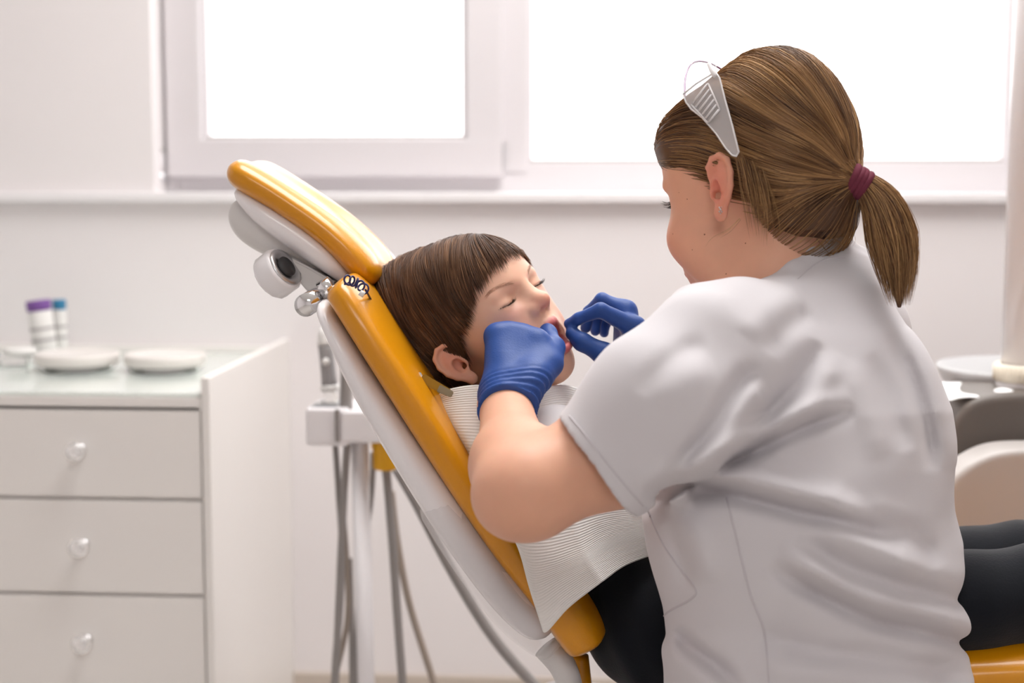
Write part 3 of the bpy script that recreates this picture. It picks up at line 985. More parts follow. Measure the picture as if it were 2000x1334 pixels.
# torso, arms and hips follow the slope of the backrest (camera frame)
neckb = from_local(BT, (-2.2, 0, -11.5))
chest = cp(1060, 915, 1.755); belly = cp(1140, 1075, 1.76); hip = cp(1240, 1225, 1.73)
latb = np.array([.06, .02, -1.0]); latb /= np.linalg.norm(latb)
gt = Grid(cp(780, 720, 1.55) - np.array([0, .0, .5]) + np.array([0, -.62, 0]), cp(1330, 720, 1.55) + np.array([.03, .06, .05]), .004)
gt.op(cap(from_local(BT, (-1.2, 0, -5)), neckb + (chest - neckb) * .25, .038, .042), .02)
sh = chest + (neckb - chest) * .45
gt.op(cap(sh + latb * .08, sh - latb * .08, .040), .03)
for t, w, th in ((.15, .085, .045), (.5, .08, .045), (.85, .08, .045)):
    c = chest + (belly - chest) * (t * 1.4 - .3)
    gt.op(cap(c + latb * (w - th), c - latb * (w - th), th), .06)
gt.op(cap(belly + latb * .035, belly - latb * .035, .045), .06)
boy_torso = gt.mesh(1)

skin_b = np.array(lin(232, 186, 160)[:3])
def boy_tint(V):
    q = to_local(BT, V)
    C = np.tile(skin_b, (len(V), 1))
    def blend(c, w):
        nonlocal C
        C = C * (1 - w[:, None]) + np.array(c)[None] * w[:, None]
    g3 = lambda c, r: np.exp(-(((q - np.array(c)) / np.array(r)) ** 2).sum(1))
    for y in (1, -1):
        blend(lin(232, 150, 128)[:3], .35 * g3((7.6, 3.6 * y, -2.6), (2.2, 2.0, 1.8)))
        blend(lin(225, 140, 118)[:3], .75 * g3((0, 7.4 * y, .4), (2.2, 1.8, 3.2)))
        blend(lin(205, 140, 130)[:3], .55 * g3((8.0, 3.0 * y, .3), (1.2, 1.9, .8)))
    blend(lin(228, 140, 120)[:3], .6 * g3((10.2, 0, -.7), (1.0, 1.3, .9)))
    L = BP['lip']
    for pts, rad, cc in ((L['up'], L['ru'], lin(186, 96, 98)), (L['lo'], L['rl'], lin(200, 105, 108))):
        full = [(p[0], -p[1], p[2]) for p in pts[::-1]] + pts[1:]; rr = list(rad[::-1]) + list(rad[1:])
        dm = np.min([cap(full[i], full[i + 1], rr[i], rr[i + 1])[0](q.astype(np.float32)) for i in range(len(full) - 1)], 0)
        blend(cc[:3], np.clip((.24 - dm) / .16, 0, 1) * .95)
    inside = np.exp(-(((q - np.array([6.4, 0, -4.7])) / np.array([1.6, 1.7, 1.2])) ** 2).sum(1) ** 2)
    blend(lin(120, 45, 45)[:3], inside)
    # lash line and brows
    for y in (1, -1):
        ec = np.array([BP['eye'][0][0], BP['eye'][0][1] * y, BP['eye'][0][2]])
        for t in np.linspace(0, 1, 9):
            az = math.radians(-48 + 108 * t); el = math.radians(-4 - 13 * math.sin(math.pi * t))
            p = ec + 1.44 * np.array([math.cos(el) * math.cos(az), 1.12 * math.cos(el) * math.sin(az) * y, .95 * math.sin(el)])
            blend(lin(90, 60, 50)[:3], .75 * np.exp(-((q - p) ** 2).sum(1) / .03))
    return C
m_skin_b = mat('child_skin', lin(232, 186, 160), .48, .4, sss=.25, noise=.04, nscale=60, attr='tint')
boy = person_mesh('person', [boy_head, boy_torso], m_skin_b, boy_tint)
setp(boy, 'young boy with brown hair reclining in the dental chair, mouth open', 'person')

# eyeballs and lashes
m_eye = mat('eyeball', lin(92, 62, 46), .08, .6)
ec = BP['eye'][0]
for y in (1, -1):
    c = from_local(BT, (ec[0], ec[1] * y, ec[2]))
    r_ = BT[2] * 1.33
    bm = bmesh.new(); bmesh.ops.create_uvsphere(bm, u_segments=24, v_segments=14, radius=r_)
    for v in bm.verts: v.co = v.co + Vector(c2w(c))
    me = bpy.data.meshes.new('eye'); bm.to_mesh(me); bm.free()
    link('eye', me, m_eye, boy)
def lashes(name, T, ec, er, az0, az1, elm, ele, n, L, parent, m, seed, down=.55, rad=.00022, side=(1, -1)):
    rs = np.random.RandomState(seed); S = []
    for y in side:
        for t in np.linspace(0.05, 1, n):
            az = math.radians(az0 + (az1 - az0) * t); el = math.radians(ele + (elm - ele) * math.sin(math.pi * min(t, 1)) + 4)
            d = np.array([math.cos(el) * math.cos(az), 1.12 * math.cos(el) * math.sin(az) * y, .95 * math.sin(el)])
            p = np.array([ec[0], ec[1] * y, ec[2]]) + er * d
            out = d * .8 + np.array([.25, .35 * y * (t - .2), -down]) + rs.normal(size=3) * .08
            out /= np.linalg.norm(out)
            l = L * (.6 + .5 * t) * rs.uniform(.8, 1.15)
            S.append([p, p + out * l * .5, p + (out + np.array([.1, 0, .35])) * l * .95])
    S = np.array(S); P_ = from_local(T, S.reshape(-1, 3)).reshape(S.shape)
    P_ = np.stack([catmull(s_, 5) for s_ in P_])
    rr = np.linspace(1, .25, 5)[None] * rad * np.ones((len(S), 1))
    V, Fq, C = strands_mesh(c2w(P_.reshape(-1, 3)).reshape(P_.shape), rr, np.zeros(P_.shape))
    return link(name, np_mesh(name, V, Fq), m, parent)
m_lash = mat('dark_lash', lin(45, 30, 24), .5)
for y in (1, -1):
    lashes('eyelashes', BT, ec, 1.44, -46, 60, -17, -4, 34, .75, boy, m_lash, 5, rad=.00026, side=(y,))
# eyebrows
def snap(f, P, off):
    sh_ = P.shape; p = P.reshape(-1, 3).copy()
    for _ in range(3):
        p = p - (f(p) - off)[:, None] * grad(f, p)
    return p.reshape(sh_)
def grid_fn(g, T):
    """trilinear lookup of a grid in head-local cm"""
    def f(p):
        w = (from_local(T, p) - g.lo) / g.h
        i = np.clip(np.floor(w).astype(int), 0, np.array(g.D.shape) - 2); t = w - i
        D = g.D; r = 0
        for a in (0, 1):
            for b in (0, 1):
                for c in (0, 1):
                    wt = (t[..., 0] if a else 1 - t[..., 0]) * (t[..., 1] if b else 1 - t[..., 1]) * (t[..., 2] if c else 1 - t[..., 2])
                    r = r + wt * D[i[..., 0] + a, i[..., 1] + b, i[..., 2] + c]
        return r / T[2]
    return f
m_brow = mat('brow_hair', lin(176, 130, 104), .6)
fgb = grid_fn(gb, BT)
for y in (1, -1):
    rs = np.random.RandomState(8); S = []
    for i in range(110):
        t = rs.uniform(0, 1)
        p = np.array([8.72 - 1.25 * t ** 1.6, (1.3 + 3.0 * t) * y, 3.2 + .55 * math.sin(t * 2.4) + rs.uniform(-.22, .22)])
        d = np.array([-.25, .8 * y, .35 - .5 * t])
        S.append([p, p + d * .35, p + d * .7])
    S = snap(fgb, np.array(S), .03)
    P_ = from_local(BT, S.reshape(-1, 3)).reshape(S.shape)
    V, Fq, C = strands_mesh(c2w(P_.reshape(-1, 3)).reshape(P_.shape), np.linspace(1, .4, 3)[None] * .00009 * np.ones((len(S), 1)), np.zeros(P_.shape))
    link('eyebrow', np_mesh('eyebrow', V, Fq), m_brow, boy)
# upper and lower front teeth
m_teeth = mat('teeth', lin(235, 225, 210), .2, .5)
for (x, z, n_) in ((7.65, -3.75, 4), (7.25, -5.75, 4)):
    for i in range(n_):
        yy = (i - 1.5) * .72
        c = (x - .12 * yy * yy, yy, z)
        bm = bmesh.new(); bmesh.ops.create_uvsphere(bm, u_segments=12, v_segments=8, radius=1)
        for v in bm.verts:
            v.co = Vector(c2w(from_local(BT, np.array(c) + np.array(v.co) * np.array([.2, .36, .42]))))
        me = bpy.data.meshes.new('tooth'); bm.to_mesh(me); bm.free()
        link('tooth', me, m_teeth, boy)

# hair
bell = [ell((-.2, 0, 4.5), (9.2, 7.65, 8.5)), ell((4.4, 0, 4.5), (5.0, 6.2, 6.0)), ell((-3.5, -.4, 1.0), (7.2, 7.2, 7.2)), ell((-5.0, -.8, 8.2), (6.2, 6.4, 6.4))]
def boy_cap(p):
    p = np.asarray(p)
    return smooth_min([b[0](p) for b in bell], 2.5)
HX = [0, 20, 35, 48, 58, 66, 74, 82, 90, 104, 118, 150, 180]
HZ = [6.3, 5.9, 5.2, 4.0, 2.9, 2.4, .6, -.4, 3.1, 2.9, -3.0, -5.6, -6.0]
def hair_h(p):
    phi = np.degrees(np.arctan2(np.abs(p[..., 1]), p[..., 0]))
    return np.interp(phi, HX, HZ)
gh = Grid(lo - .01, hi + .01, .0022)
gh.op(xf((lambda p: np.maximum(boy_cap(p), (hair_h(p) + 1.3 - p[..., 2]) * .8) + .12 * vnoise(p, 2.6, 2) * .4, np.array([-10, -9, -8.]), np.array([11, 9, 14.])), *BT), 0)
cap_b = gh.mesh(2)
rs = np.random.RandomState(11)
NS = 11000
roots = rs.normal(size=(NS * 2, 3)) * np.array([1, 1, 1.0])
roots /= np.linalg.norm(roots, axis=1, keepdims=True)
roots = roots * np.array([8.8, 7.5, 8.2]) + np.array([0, 0, 4.3])
roots = roots[(roots[:, 2] > hair_h(roots) + .3)][:NS]
NS = len(roots)
PA, PB = np.array([-9.0, 2.4, 11.5]), np.array([7.0, 3.2, 10.5])
def field_b(p, u):
    t = np.clip(((p - PA) @ (PB - PA)) / ((PB - PA) @ (PB - PA)), 0, 1)[:, None]
    d = p - (PA + t * (PB - PA))
    d /= np.linalg.norm(d, axis=1, keepdims=True) + 1e-6
    w = vnoise(p, .8, 21)[:, None]
    side = np.array([[.18, 0, -.75]])
    sw = np.array([[.22, 0, 0]]) * w
    return d + side + sw
Lb = rs.uniform(5.0, 8.5, NS)
clump = vnoise(roots, 3.2, 5)
jit = rs.uniform(0, 1, NS)
lift_b = lambda u, i: (-.08 + (.17 + .13 * clump[i] + .13 * jit[i]) * np.sin(np.minimum(u * 1.25, 1) * np.pi / 2) + .05 * np.sin(u * 7 + clump[i] * 6) * u * .6)
mrg = rs.uniform(-.5, 1.1, NS)
SP = comb(boy_cap, roots, field_b, Lb, 13, lift_b, lambda p: p[:, 2] < hair_h(p) - mrg)
base_c = np.array(lin(104, 72, 50)[:3]); hi_c = np.array(lin(152, 112, 80)[:3]); lo_c = np.array(lin(70, 47, 33)[:3])
mixv = np.clip(.38 + .25 * vnoise(roots, 2.2, 9) + rs.normal(size=NS) * .2, 0, 1)[:, None]
cb_ = np.where(mixv < .5, lo_c + (base_c - lo_c) * mixv * 2, base_c + (hi_c - base_c) * (mixv - .5) * 2)
rad_b = (np.interp(np.linspace(0, 1, 13), [0, .15, .7, 1], [.5, 1, .8, .08])[None] * rs.uniform(.0003, .0006, (NS, 1)))
W_ = c2w(from_local(BT, SP.reshape(-1, 3))).reshape(SP.shape)
V, Fq, C = strands_mesh(W_, rad_b, np.repeat(cb_[:, None], 13, 1))
nv = len(cap_b[0])
V = np.vstack([c2w(cap_b[0]), V]); C = np.vstack([np.tile(lo_c * .9, (nv, 1)), C])
me = np_mesh('hair', V, [cap_b[1], Fq + nv])
color_attr(me, C)
m_hair_b = mat('brown_hair', lin(96, 66, 45), .48, .35, attr='tint')
link('hair', me, m_hair_b, boy)

# ================================================================== the dentist
W_D = 1.62
def head_frame(yaw, pitch, roll=0.0):
    y, p = math.radians(yaw), math.radians(pitch)
    f = np.array([-math.cos(y) * math.cos(p), -math.sin(p), -math.sin(y) * math.cos(p)])
    l = np.array([-math.sin(y), 0, math.cos(y)])
    u = np.cross(f, l)
    R = np.stack([f, l, u], 1)
    if roll:
        R = rotm(f, roll) @ R
    return R
WR = head_frame(41, 9)
WT = (WR, cp(1484, 388, W_D), .01)
WP = dict(
    mass=[((.0, 0, 5.0), (9.5, 7.5, 8.2)), ((4.9, 0, 4.6), (4.6, 6.0, 6.0)), ((4.6, 0, -1.2), (4.6, 5.9, 5.6)),
          ((3.8, 0, -6.4), (4.2, 5.0, 4.0)), ((7.6, 0, -9.6), (1.7, 2.0, 1.6))],
    kmass=3.0,
    cheek=[((6.9, 3.6, -3.2), (2.4, 2.7, 2.6)), ((4.6, 4.6, -5.0), (2.4, 1.8, 2.8))],
    neck=((-1.6, 0, -5.0), tuple(to_local(WT, cp(1498, 575, 1.60))), 5.2, 5.6),
    socket=[((9.9, 3.0, 1.4), (1.7, 2.0, 1.2))],
    eye=((7.3, 3.15, 1.3), 1.4),
    brow=[((9.3, 1.3, 2.9), (8.2, 4.6, 2.9), .4)],
    nose=dict(root=(9.2, 0, 1.6), tip=(10.9, 0, -2.2), rr=.6, rt=.8, ala=(9.9, 1.2, -2.6), alr=(.9, .65, .7), nos=(10.5, .55, -3.1), nor=(.5, .3, .4)),
    lip=dict(muzzle=((8.0, 0, -5.6), (1.8, 2.8, 2.6)), up=[(9.8, 0, -5.3), (9.5, .9, -5.3), (8.6, 2.2, -5.6), (7.9, 2.9, -5.6)], ru=[.42, .42, .34, .2],
             lo=[(9.6, 0, -6.3), (9.4, .9, -6.25), (8.6, 2.1, -5.9), (7.9, 2.9, -5.6)], rl=[.5, .48, .36, .2]))
lo = WT[1] - np.array([.16, .20, .16]); hi = WT[1] + np.array([.16, .17, .17])
gw = Grid(lo, hi, .002)
head_prims(gw, WT, WP)
ear_prims(gw, WT, (-.1, 7.35, .3), +1, 1.14, flare=5, tilt=-10)
ear_prims(gw, WT, (-.1, 7.35, .3), -1, 1.14, flare=5, tilt=-10)
lid_slit(gw, WT, WP['eye'][0], 1.42, -42, 55, -22, -8, .14)
w_head = gw.mesh(1)

# arms (bare below the sleeves) and trunk
SH_L, EL_L, WR_L = cp(1440, 755, 1.49), cp(1008, 976, 1.405), cp(988, 792, 1.605)
SH_R, EL_R, WR_R = cp(1660, 680, 1.78), cp(1440, 900, 1.76), cp(1232, 748, 1.73)
ga = Grid(cp(900, 1130, 1.33) - np.array([.02, .02, .52]), cp(1800, 640, 1.4) + np.array([.12, .08, .08]), .0035)
mid = SH_L + (EL_L - SH_L) * .55
ga.op(cap(SH_L, mid, .034, .049), .02)
ga.op(cap(mid, EL_L + (SH_L - EL_L) * .10, .0490, .0420), .03)
fm = EL_L + (WR_L - EL_L) * .38 + np.array([.003, -.004, 0])
ga.op(cap(EL_L + np.array([-.002, .004, 0]), fm, .0385, .0385), .034)
ga.op(cap(fm, WR_L, .0375, .0255), .03)
ga.op(cap(WR_L, WR_L + (WR_L - EL_L) * .18, .0255, .020), .02)
ga.op(cap(SH_R, EL_R, .038, .04), .02)
ga.op(cap(EL_R, WR_R, .04, .027), .03)
ga.op(cap(cp(1560, 640, 1.62), cp(1590, 900, 1.60), .05, .10), .03)
ga.op(cap(SH_L, SH_R, .035), .03)
w_arm = ga.mesh(1)
skin_w = np.array(lin(228, 174, 146)[:3])
def w_tint(V):
    q = to_local(WT, V)
    C = np.tile(skin_w, (len(V), 1))
    def blend(c, w):
        nonlocal C
        C = C * (1 - w[:, None]) + np.array(c)[None] * w[:, None]
    g3 = lambda c, r: np.exp(-(((q - np.array(c)) / np.array(r)) ** 2).sum(1))
    for y in (1, -1):
        blend(lin(226, 140, 118)[:3], .5 * g3((7.4, 4.2 * y, -3.2), (2.6, 2.4, 2.2)))
        blend(lin(226, 132, 112)[:3], .8 * g3((-.3, 8.0 * y, .6), (2.2, 1.6, 3.6)))
    L = WP['lip']
    for pts, rad in ((L['up'], L['ru']), (L['lo'], L['rl'])):
        full = [(p[0], -p[1], p[2]) for p in pts[::-1]] + pts[1:]; rr = list(rad[::-1]) + list(rad[1:])
        dm = np.min([cap(full[i], full[i + 1], rr[i], rr[i + 1])[0](q.astype(np.float32)) for i in range(len(full) - 1)], 0)
        blend(lin(190, 95, 100)[:3], np.clip((.22 - dm) / .16, 0, 1) * .85)
    return C
m_skin_w = mat('skin', lin(228, 174, 146), .5, .4, sss=.25, noise=.05, nscale=70, bump=.04, bscale=700, attr='tint')
woman = person_mesh('person', [w_head, w_arm], m_skin_w, w_tint)
setp(woman, 'woman in white medical tunic with ponytail and blue gloves treating the boy', 'person')
for y in (1, -1):
    lashes('eyelashes', WT, WP['eye'][0], 1.42, -40, 55, -22, -8, 30, 1.0, woman, m_lash, 6, down=.25, rad=.00035, side=(y,))
# moles, measured on the cheek and neck
m_mole = mat('mole', lin(140, 88, 66), .6)
def bvh_of(o):
    me = o.data
    return BVHTree.FromPolygons([v.co[:] for v in me.vertices], [p.vertices[:] for p in me.polygons])
def hit(bvh, px, py):
    d = Vector(wp(px, py, 1.0) - CAM).normalized()
    loc, nor, idx, dist = bvh.ray_cast(Vector(CAM), d)
    return (np.array(loc), np.array(nor)) if loc is not None else (None, None)
bw = bvh_of(woman)
for (px, py, r) in ((1376, 458, .0011), (1456, 475, .0010), (1342, 389, .0008), (1418, 535, .0009), (1352, 488, .0007), (1314, 457, .0007), (1326, 376, .0006)):
    L, N = hit(bw, px, py)
    if L is None: continue
    bm = bmesh.new(); bmesh.ops.create_uvsphere(bm, u_segments=10, v_segments=6, radius=r)
    for v in bm.verts: v.co = v.co + Vector(L - N * r * .6)
    me = bpy.data.meshes.new('mole'); bm.to_mesh(me); bm.free()
    link('mole', me, m_mole, woman)
# earring: small silver cluster on the lobe
m_silver = mat('silver', (.75, .75, .74, 1), .2, metal=1)
L, N = hit(bw, 1408, 409)
if L is not None:
    bm = bmesh.new()
    for (dx, dz, r) in ((0, 0, .0016), (.0014, .0022, .0011), (-.0012, .0020, .0011), (.0012, -.0024, .0012), (-.0012, -.0022, .0011), (0, -.0042, .0009)):
        q = bmesh.ops.create_icosphere(bm, subdivisions=1, radius=r)
        for v in q['verts']: v.co = v.co + Vector(L + N * .0006 + RIGHT * dx + UP * dz)
    me = bpy.data.meshes.new('earring'); bm.to_mesh(me); bm.free()
    link('earring', me, m_silver, woman, smooth=False)

# ------------------------------------------------------------------ hair
def local_on_mid(px, py):                             # where the pixel's ray meets the head's plane of symmetry
    o_, d_ = to_local(WT, np.zeros(3)), to_local(WT, cp(px, py, 1.0))
    d_ = d_ - o_
    return o_ - d_ * o_[1] / d_[1]
TIE = local_on_mid(1672, 354)
well = [ell((-1.1, 0, 5.6), (9.8, 8.2, 8.2)), ell((4.4, 0, 6.4), (4.9, 6.6, 4.8)), ell((-3.6, 0, 8.3), (6.1, 6.7, 6.7)), ell((-4.3, 0, 2.4), (6.6, 6.9, 6.4)), ell((5.1, 0, 7.2), (5.0, 6.7, 3.9)), cap((-7.0, 0, -.2), TIE, 4.8, 1.0), ell((-5.4, 0, -3.4), (4.7, 5.2, 4.6))]
def w_cap(p):
    return smooth_min([b[0](np.asarray(p)) for b in well], 2.6)
WHX = [0, 25, 42, 52, 60, 68, 76, 84, 92, 104, 112, 126, 150, 180]
WHZ = [5.2, 4.8, 4.0, 2.9, 1.5, .4, .0, 2.6, 3.5, 2.6, -2.0, -4.8, -6.2, -6.6]
def w_h(p):
    phi = np.degrees(np.arctan2(np.abs(p[..., 1]), p[..., 0]))
    return np.interp(phi, WHX, WHZ)
gh = Grid(lo - np.array([.02, 0, .02]), hi + np.array([.05, .03, .03]), .0024)
gh.op(xf((lambda p: np.maximum(w_cap(p), (w_h(p) + .35 + np.where(p[..., 0] < -2.5, .5, 0) - p[..., 2]) * .8) + .05 * vnoise(p, 2.2, 7), np.array([-15, -10, -9.]), np.array([12, 10, 17.])), *WT), 0)
cap_w = gh.mesh(2)
rs = np.random.RandomState(3)
NS = 8000
roots = rs.normal(size=(NS * 3, 3)); roots /= np.linalg.norm(roots, axis=1, keepdims=True)
roots = roots * np.array([10.2, 8.2, 8.8]) + np.array([-.4, 0, 5.8])
# more roots along the hairline, from where the visible combed hair starts
near = (roots[:, 2] > w_h(roots) + np.where(roots[:, 0] < -2.5, rs.uniform(-.8, .6, len(roots)), rs.uniform(-.1, .2, len(roots))))
roots = roots[near][:NS]
NS = len(roots)
def field_w(p, u):
    d = TIE - p
    d /= np.linalg.norm(d, axis=1, keepdims=True) + 1e-6
    upw = np.clip((p[:, 0] - 2) / 8, 0, 1)[:, None] * np.array([[0, 0, .55]])
    w = np.stack([vnoise(p, .5, 31) * 0, vnoise(p, .5, 32), vnoise(p, .5, 33)], 1) * .10
    return d + upw + w
dist = np.linalg.norm(roots - TIE, axis=1)
NP = 18
Lw = np.minimum(dist * 1.32 + 1.0, 34)
clump = vnoise(roots * np.array([.35, 1, 1]), 2.6, 15)
jit = rs.uniform(0, 1, NS)
lift_w = lambda u, i: (-.08 + (.16 + .20 * clump[i] + .20 * jit[i]) * np.sin(np.minimum(u * 2, 1) * np.pi / 2) * (1 - .6 * u) + .03 * np.sin(u * 9 + 6 * clump[i]))
SP = comb(w_cap, roots, field_w, Lw, NP, lift_w, lambda p: np.linalg.norm(p - TIE, axis=1) < 1.5)
c_lo, c_mid, c_hi = [np.array(lin(*c)[:3]) for c in ((84, 57, 37), (150, 110, 72), (214, 170, 116))]
sect = np.arctan2(roots[:, 2] - TIE[2], roots[:, 1])                       # streaks run from the hairline to the tie
mixv = np.clip(.44 + .36 * np.sin(sect * 9 + 1.3) * np.cos(sect * 23 + .4) + rs.normal(size=NS) * .13 + .10 * vnoise(roots, 1.2, 44), 0, 1)[:, None]
cw = np.where(mixv < .5, c_lo + (c_mid - c_lo) * mixv * 2, c_mid + (c_hi - c_mid) * (mixv - .5) * 2)
rad_w = np.interp(np.linspace(0, 1, NP), [0, .1, .8, 1], [.4, 1, .9, .7])[None] * rs.uniform(.00026, .00055, (NS, 1))
W_ = c2w(from_local(WT, SP.reshape(-1, 3))).reshape(SP.shape)
parts_ = [strands_mesh(W_, rad_w, np.repeat(cw[:, None], NP, 1))]
def free_strands(guides, n, spread, rad, seed, npt=14, tip=.3, cols=(c_lo, c_mid, c_hi), cutlo=.78):
    """loose locks: guides are camera frame polylines; strands scatter round them"""
    rs = np.random.RandomState(seed)
    G = catmull(np.array(guides), npt)
    T_, N_, B_ = frames(G)
    a = rs.uniform(0, 6.283, n); r = np.sqrt(rs.uniform(0, 1, n))
    sp = np.interp(np.linspace(0, 1, npt), np.linspace(0, 1, len(spread)), spread)
    dr = rs.normal(size=(n, 1)) * .35
    off = (np.cos(a)[:, None] * r[:, None] * sp[None])[..., None] * N_[None] + (np.sin(a)[:, None] * r[:, None] * sp[None])[..., None] * B_[None]
    wob = np.sin(np.linspace(0, 5, npt)[None] + rs.uniform(0, 6, (n, 1))) * sp[None] * .12
    P_ = G[None] + off + wob[..., None] * N_[None]
    cut = rs.uniform(cutlo, 1.0, n)
    u = np.linspace(0, 1, npt)
    idx = cut[:, None] * u[None] * (npt - 1)
    i0 = np.minimum(idx.astype(int), npt - 2); tt = (idx - i0)[..., None]
    P_ = np.take_along_axis(P_, i0[..., None], 1) * (1 - tt) + np.take_along_axis(P_, (i0 + 1)[..., None], 1) * tt
    mv = np.clip(rs.normal(.5, .25, n), 0, 1)[:, None]
    cc = np.where(mv < .5, cols[0] + (cols[1] - cols[0]) * mv * 2, cols[1] + (cols[2] - cols[1]) * (mv - .5) * 2)
    rr = np.interp(u, [0, .7, 1], [1, .9, tip])[None] * rs.uniform(rad * .6, rad * 1.2, (n, 1))
    return strands_mesh(c2w(P_.reshape(-1, 3)).reshape(P_.shape), rr, np.repeat(cc[:, None], npt, 1))
tie_c = from_local(WT, TIE)
dt = -tie_c[2]
pony = [cp(1668, 352, dt), cp(1692, 362, dt - .002), cp(1722, 400, dt - .004), cp(1742, 460, dt - .004), cp(1752, 525, dt), cp(1757, 598, dt)]
parts_.append(free_strands(pony, 2200, [.008, .012, .020, .025, .021, .011], .00042, 5, npt=14, tip=.1, cutlo=.72))
# loose lock behind the ear, nape wisps and flyaways
dn = 1.535
for k_ in range(5):
    x_ = 1442 + 11 * k_
    parts_.append(free_strands([cp(x_, 300 + 8 * k_, dn), cp(x_ + 12, 350 + 8 * k_, dn - .003), cp(x_ + 26 - 2 * k_, 410 + 5 * k_, dn + .004), cp(x_ + 34 - 4 * k_, 465 + 3 * k_, dn + .018)], 34, [.004, .007, .009, .010], .00026, 7 + k_, cutlo=.4, tip=.1))
for i, (g_, n_) in enumerate((([cp(1446, 428, 1.53), cp(1425, 452, 1.53), cp(1395, 472, 1.535), cp(1382, 494, 1.54)], 4), ([cp(1655, 440, 1.57), cp(1664, 468, 1.57), cp(1644, 492, 1.57)], 8), ([cp(1600, 452, 1.56), cp(1640, 458, 1.56), cp(1656, 440, 1.57)], 16))):
    parts_.append(free_strands(g_, n_, [.002, .005, .007], .00018, 20 + i, cutlo=.5, tip=.1))
# ponytail core so the tail is not see-through
gp = Grid(cp(1640, 620, dt) - .05, cp(1800, 320, dt) + .05, .003)
pc_ = catmull(np.array(pony), 12)
rp = np.interp(np.linspace(0, 1, 12), np.linspace(0, 1, 6), [.007, .009, .015, .017, .012, .003])
chain(gp, pc_, rp, .004)
core = gp.mesh(1)
V = [c2w(cap_w[0]), c2w(core[0])]; Fs = [cap_w[1], core[1] + len(cap_w[0])]
Cc = [np.tile(c_lo, (len(cap_w[0]) + len(core[0]), 1))]
n_ = len(cap_w[0]) + len(core[0])
for v, f, c in parts_:
    V.append(v); Fs.append(f + n_); Cc.append(c); n_ += len(v)
me = np_mesh('hair', np.vstack(V), Fs)
color_attr(me, np.vstack(Cc))
m_hair_w = mat('light_brown_hair', lin(140, 102, 66), .42, .45, attr='tint')
hair_w = link('hair', me, m_hair_w, woman)
# hair tie: wound burgundy band
m_tie = mat('burgundy_elastic', lin(112, 50, 66), .75, .2, noise=.15, nscale=400)
tdir = cp(1700, 372, dt) - cp(1655, 345, dt); tdir /= np.linalg.norm(tdir)
e1 = np.cross(tdir, [0, 0, 1.0]); e1 /= np.linalg.norm(e1); e2 = np.cross(tdir, e1)
tc_ = cp(1676, 356, dt)
for k_, (off, tl) in enumerate(((-.007, .25), (-.0025, -.2), (.002, .3), (.0065, -.1))):
    a = np.linspace(0, 2 * np.pi, 40)
    P_ = tc_ + (np.cos(a)[:, None] * e1 + np.sin(a)[:, None] * e2) * .0125 + tdir * (off + .004 * tl * np.cos(a))[:, None]
    V, Fq = tube_arrays(c2w(P_), .0042, 10, False)
    link('hair_tie_coil', np_mesh('hair_tie_coil', V, Fq), m_tie, hair_w)

# ------------------------------------------------------------------ tunic
m_tunic = mat('white_tunic_cloth', lin(213, 209, 212), .8, .25, sheen=.15, bump=.10, bscale=900)
bax = np.array([.57, 0, -.82]); bbx = np.array([.82, 0, .57])
TD = 1.60
rows = [  # py, left px, right px
    (470, 1608, 1640), (478, 1596, 1656), (500, 1575, 1690), (525, 1545, 1714), (560, 1500, 1738), (600, 1455, 1756), (660, 1395, 1796), (720, 1365, 1833), (800, 1330, 1872), (900, 1282, 1882),
    (960, 1252, 1884), (1000, 1243, 1886), (1060, 1252, 1896), (1110, 1264, 1893), (1170, 1280, 1885), (1230, 1289, 1904), (1265, 1287, 1899), (1320, 1284, 1917), (1400, 1275, 1930), (1520, 1265, 1945)]
rows = np.array(rows, float)
ry = (667 - rows[:, 0]) / F_PX * TD
rl = (rows[:, 1] - 1000) / F_PX * TD; rr_ = (rows[:, 2] - 1000) / F_PX * TD
o_ = np.argsort(ry)
AS = 1.42
def torso(p):
    y = p[..., 1]
    L = np.interp(y, ry[o_], rl[o_]); Rr = np.interp(y, ry[o_], rr_[o_])
    ax_ = np.maximum((Rr - L) / 2, .01); cx = (L + Rr) / 2
    B_ = ax_ / math.sqrt((AS * .57) ** 2 + .82 ** 2)
    dx = p[..., 0] - cx; dz = p[..., 2] + TD
    s_ = dx * .57 - dz * .82; t_ = dx * .82 + dz * .57
    r = np.sqrt((s_ / (AS * B_)) ** 2 + (t_ / B_) ** 2 + 1e-9)
    d = (r - 1) * B_ * .85
    d = np.maximum(d, y - ry[0])
    return np.maximum(d, ry[-1] - y)
glo = np.array([.03, ry[-1] - .02, -1.86]); ghi = np.array([.53, ry[0] + .03, -1.30])
gt_ = Grid(glo, ghi, .003)
gt_.op((torso, np.array([.1, ry[-1], -1.85]), np.array([.55, ry[0], -1.3])), 0)
HEM = cp(1168, 910, 1.425)
gt_.op(cap(cp(1590, 572, 1.60), cp(1440, 632, 1.49), .028, .034), .035)
gt_.op(cap(cp(1440, 708, 1.49), cp(1290, 795, 1.43), .072, .066), .03)
gt_.op(cap(cp(1440, 632, 1.49), cp(1368, 655, 1.45), .034, .040), .03)
gt_.op(cap(cp(1345, 600, 1.50), cp(1368, 655, 1.45), .018, .034), .03)
# right shoulder and sleeve, on the far side
gt_.op(cap(cp(1640, 560, 1.66), cp(1660, 650, 1.76), .035, .06), .05)
gt_.op(cap(cp(1660, 650, 1.76), cp(1500, 800, 1.77), .062, .055), .03)
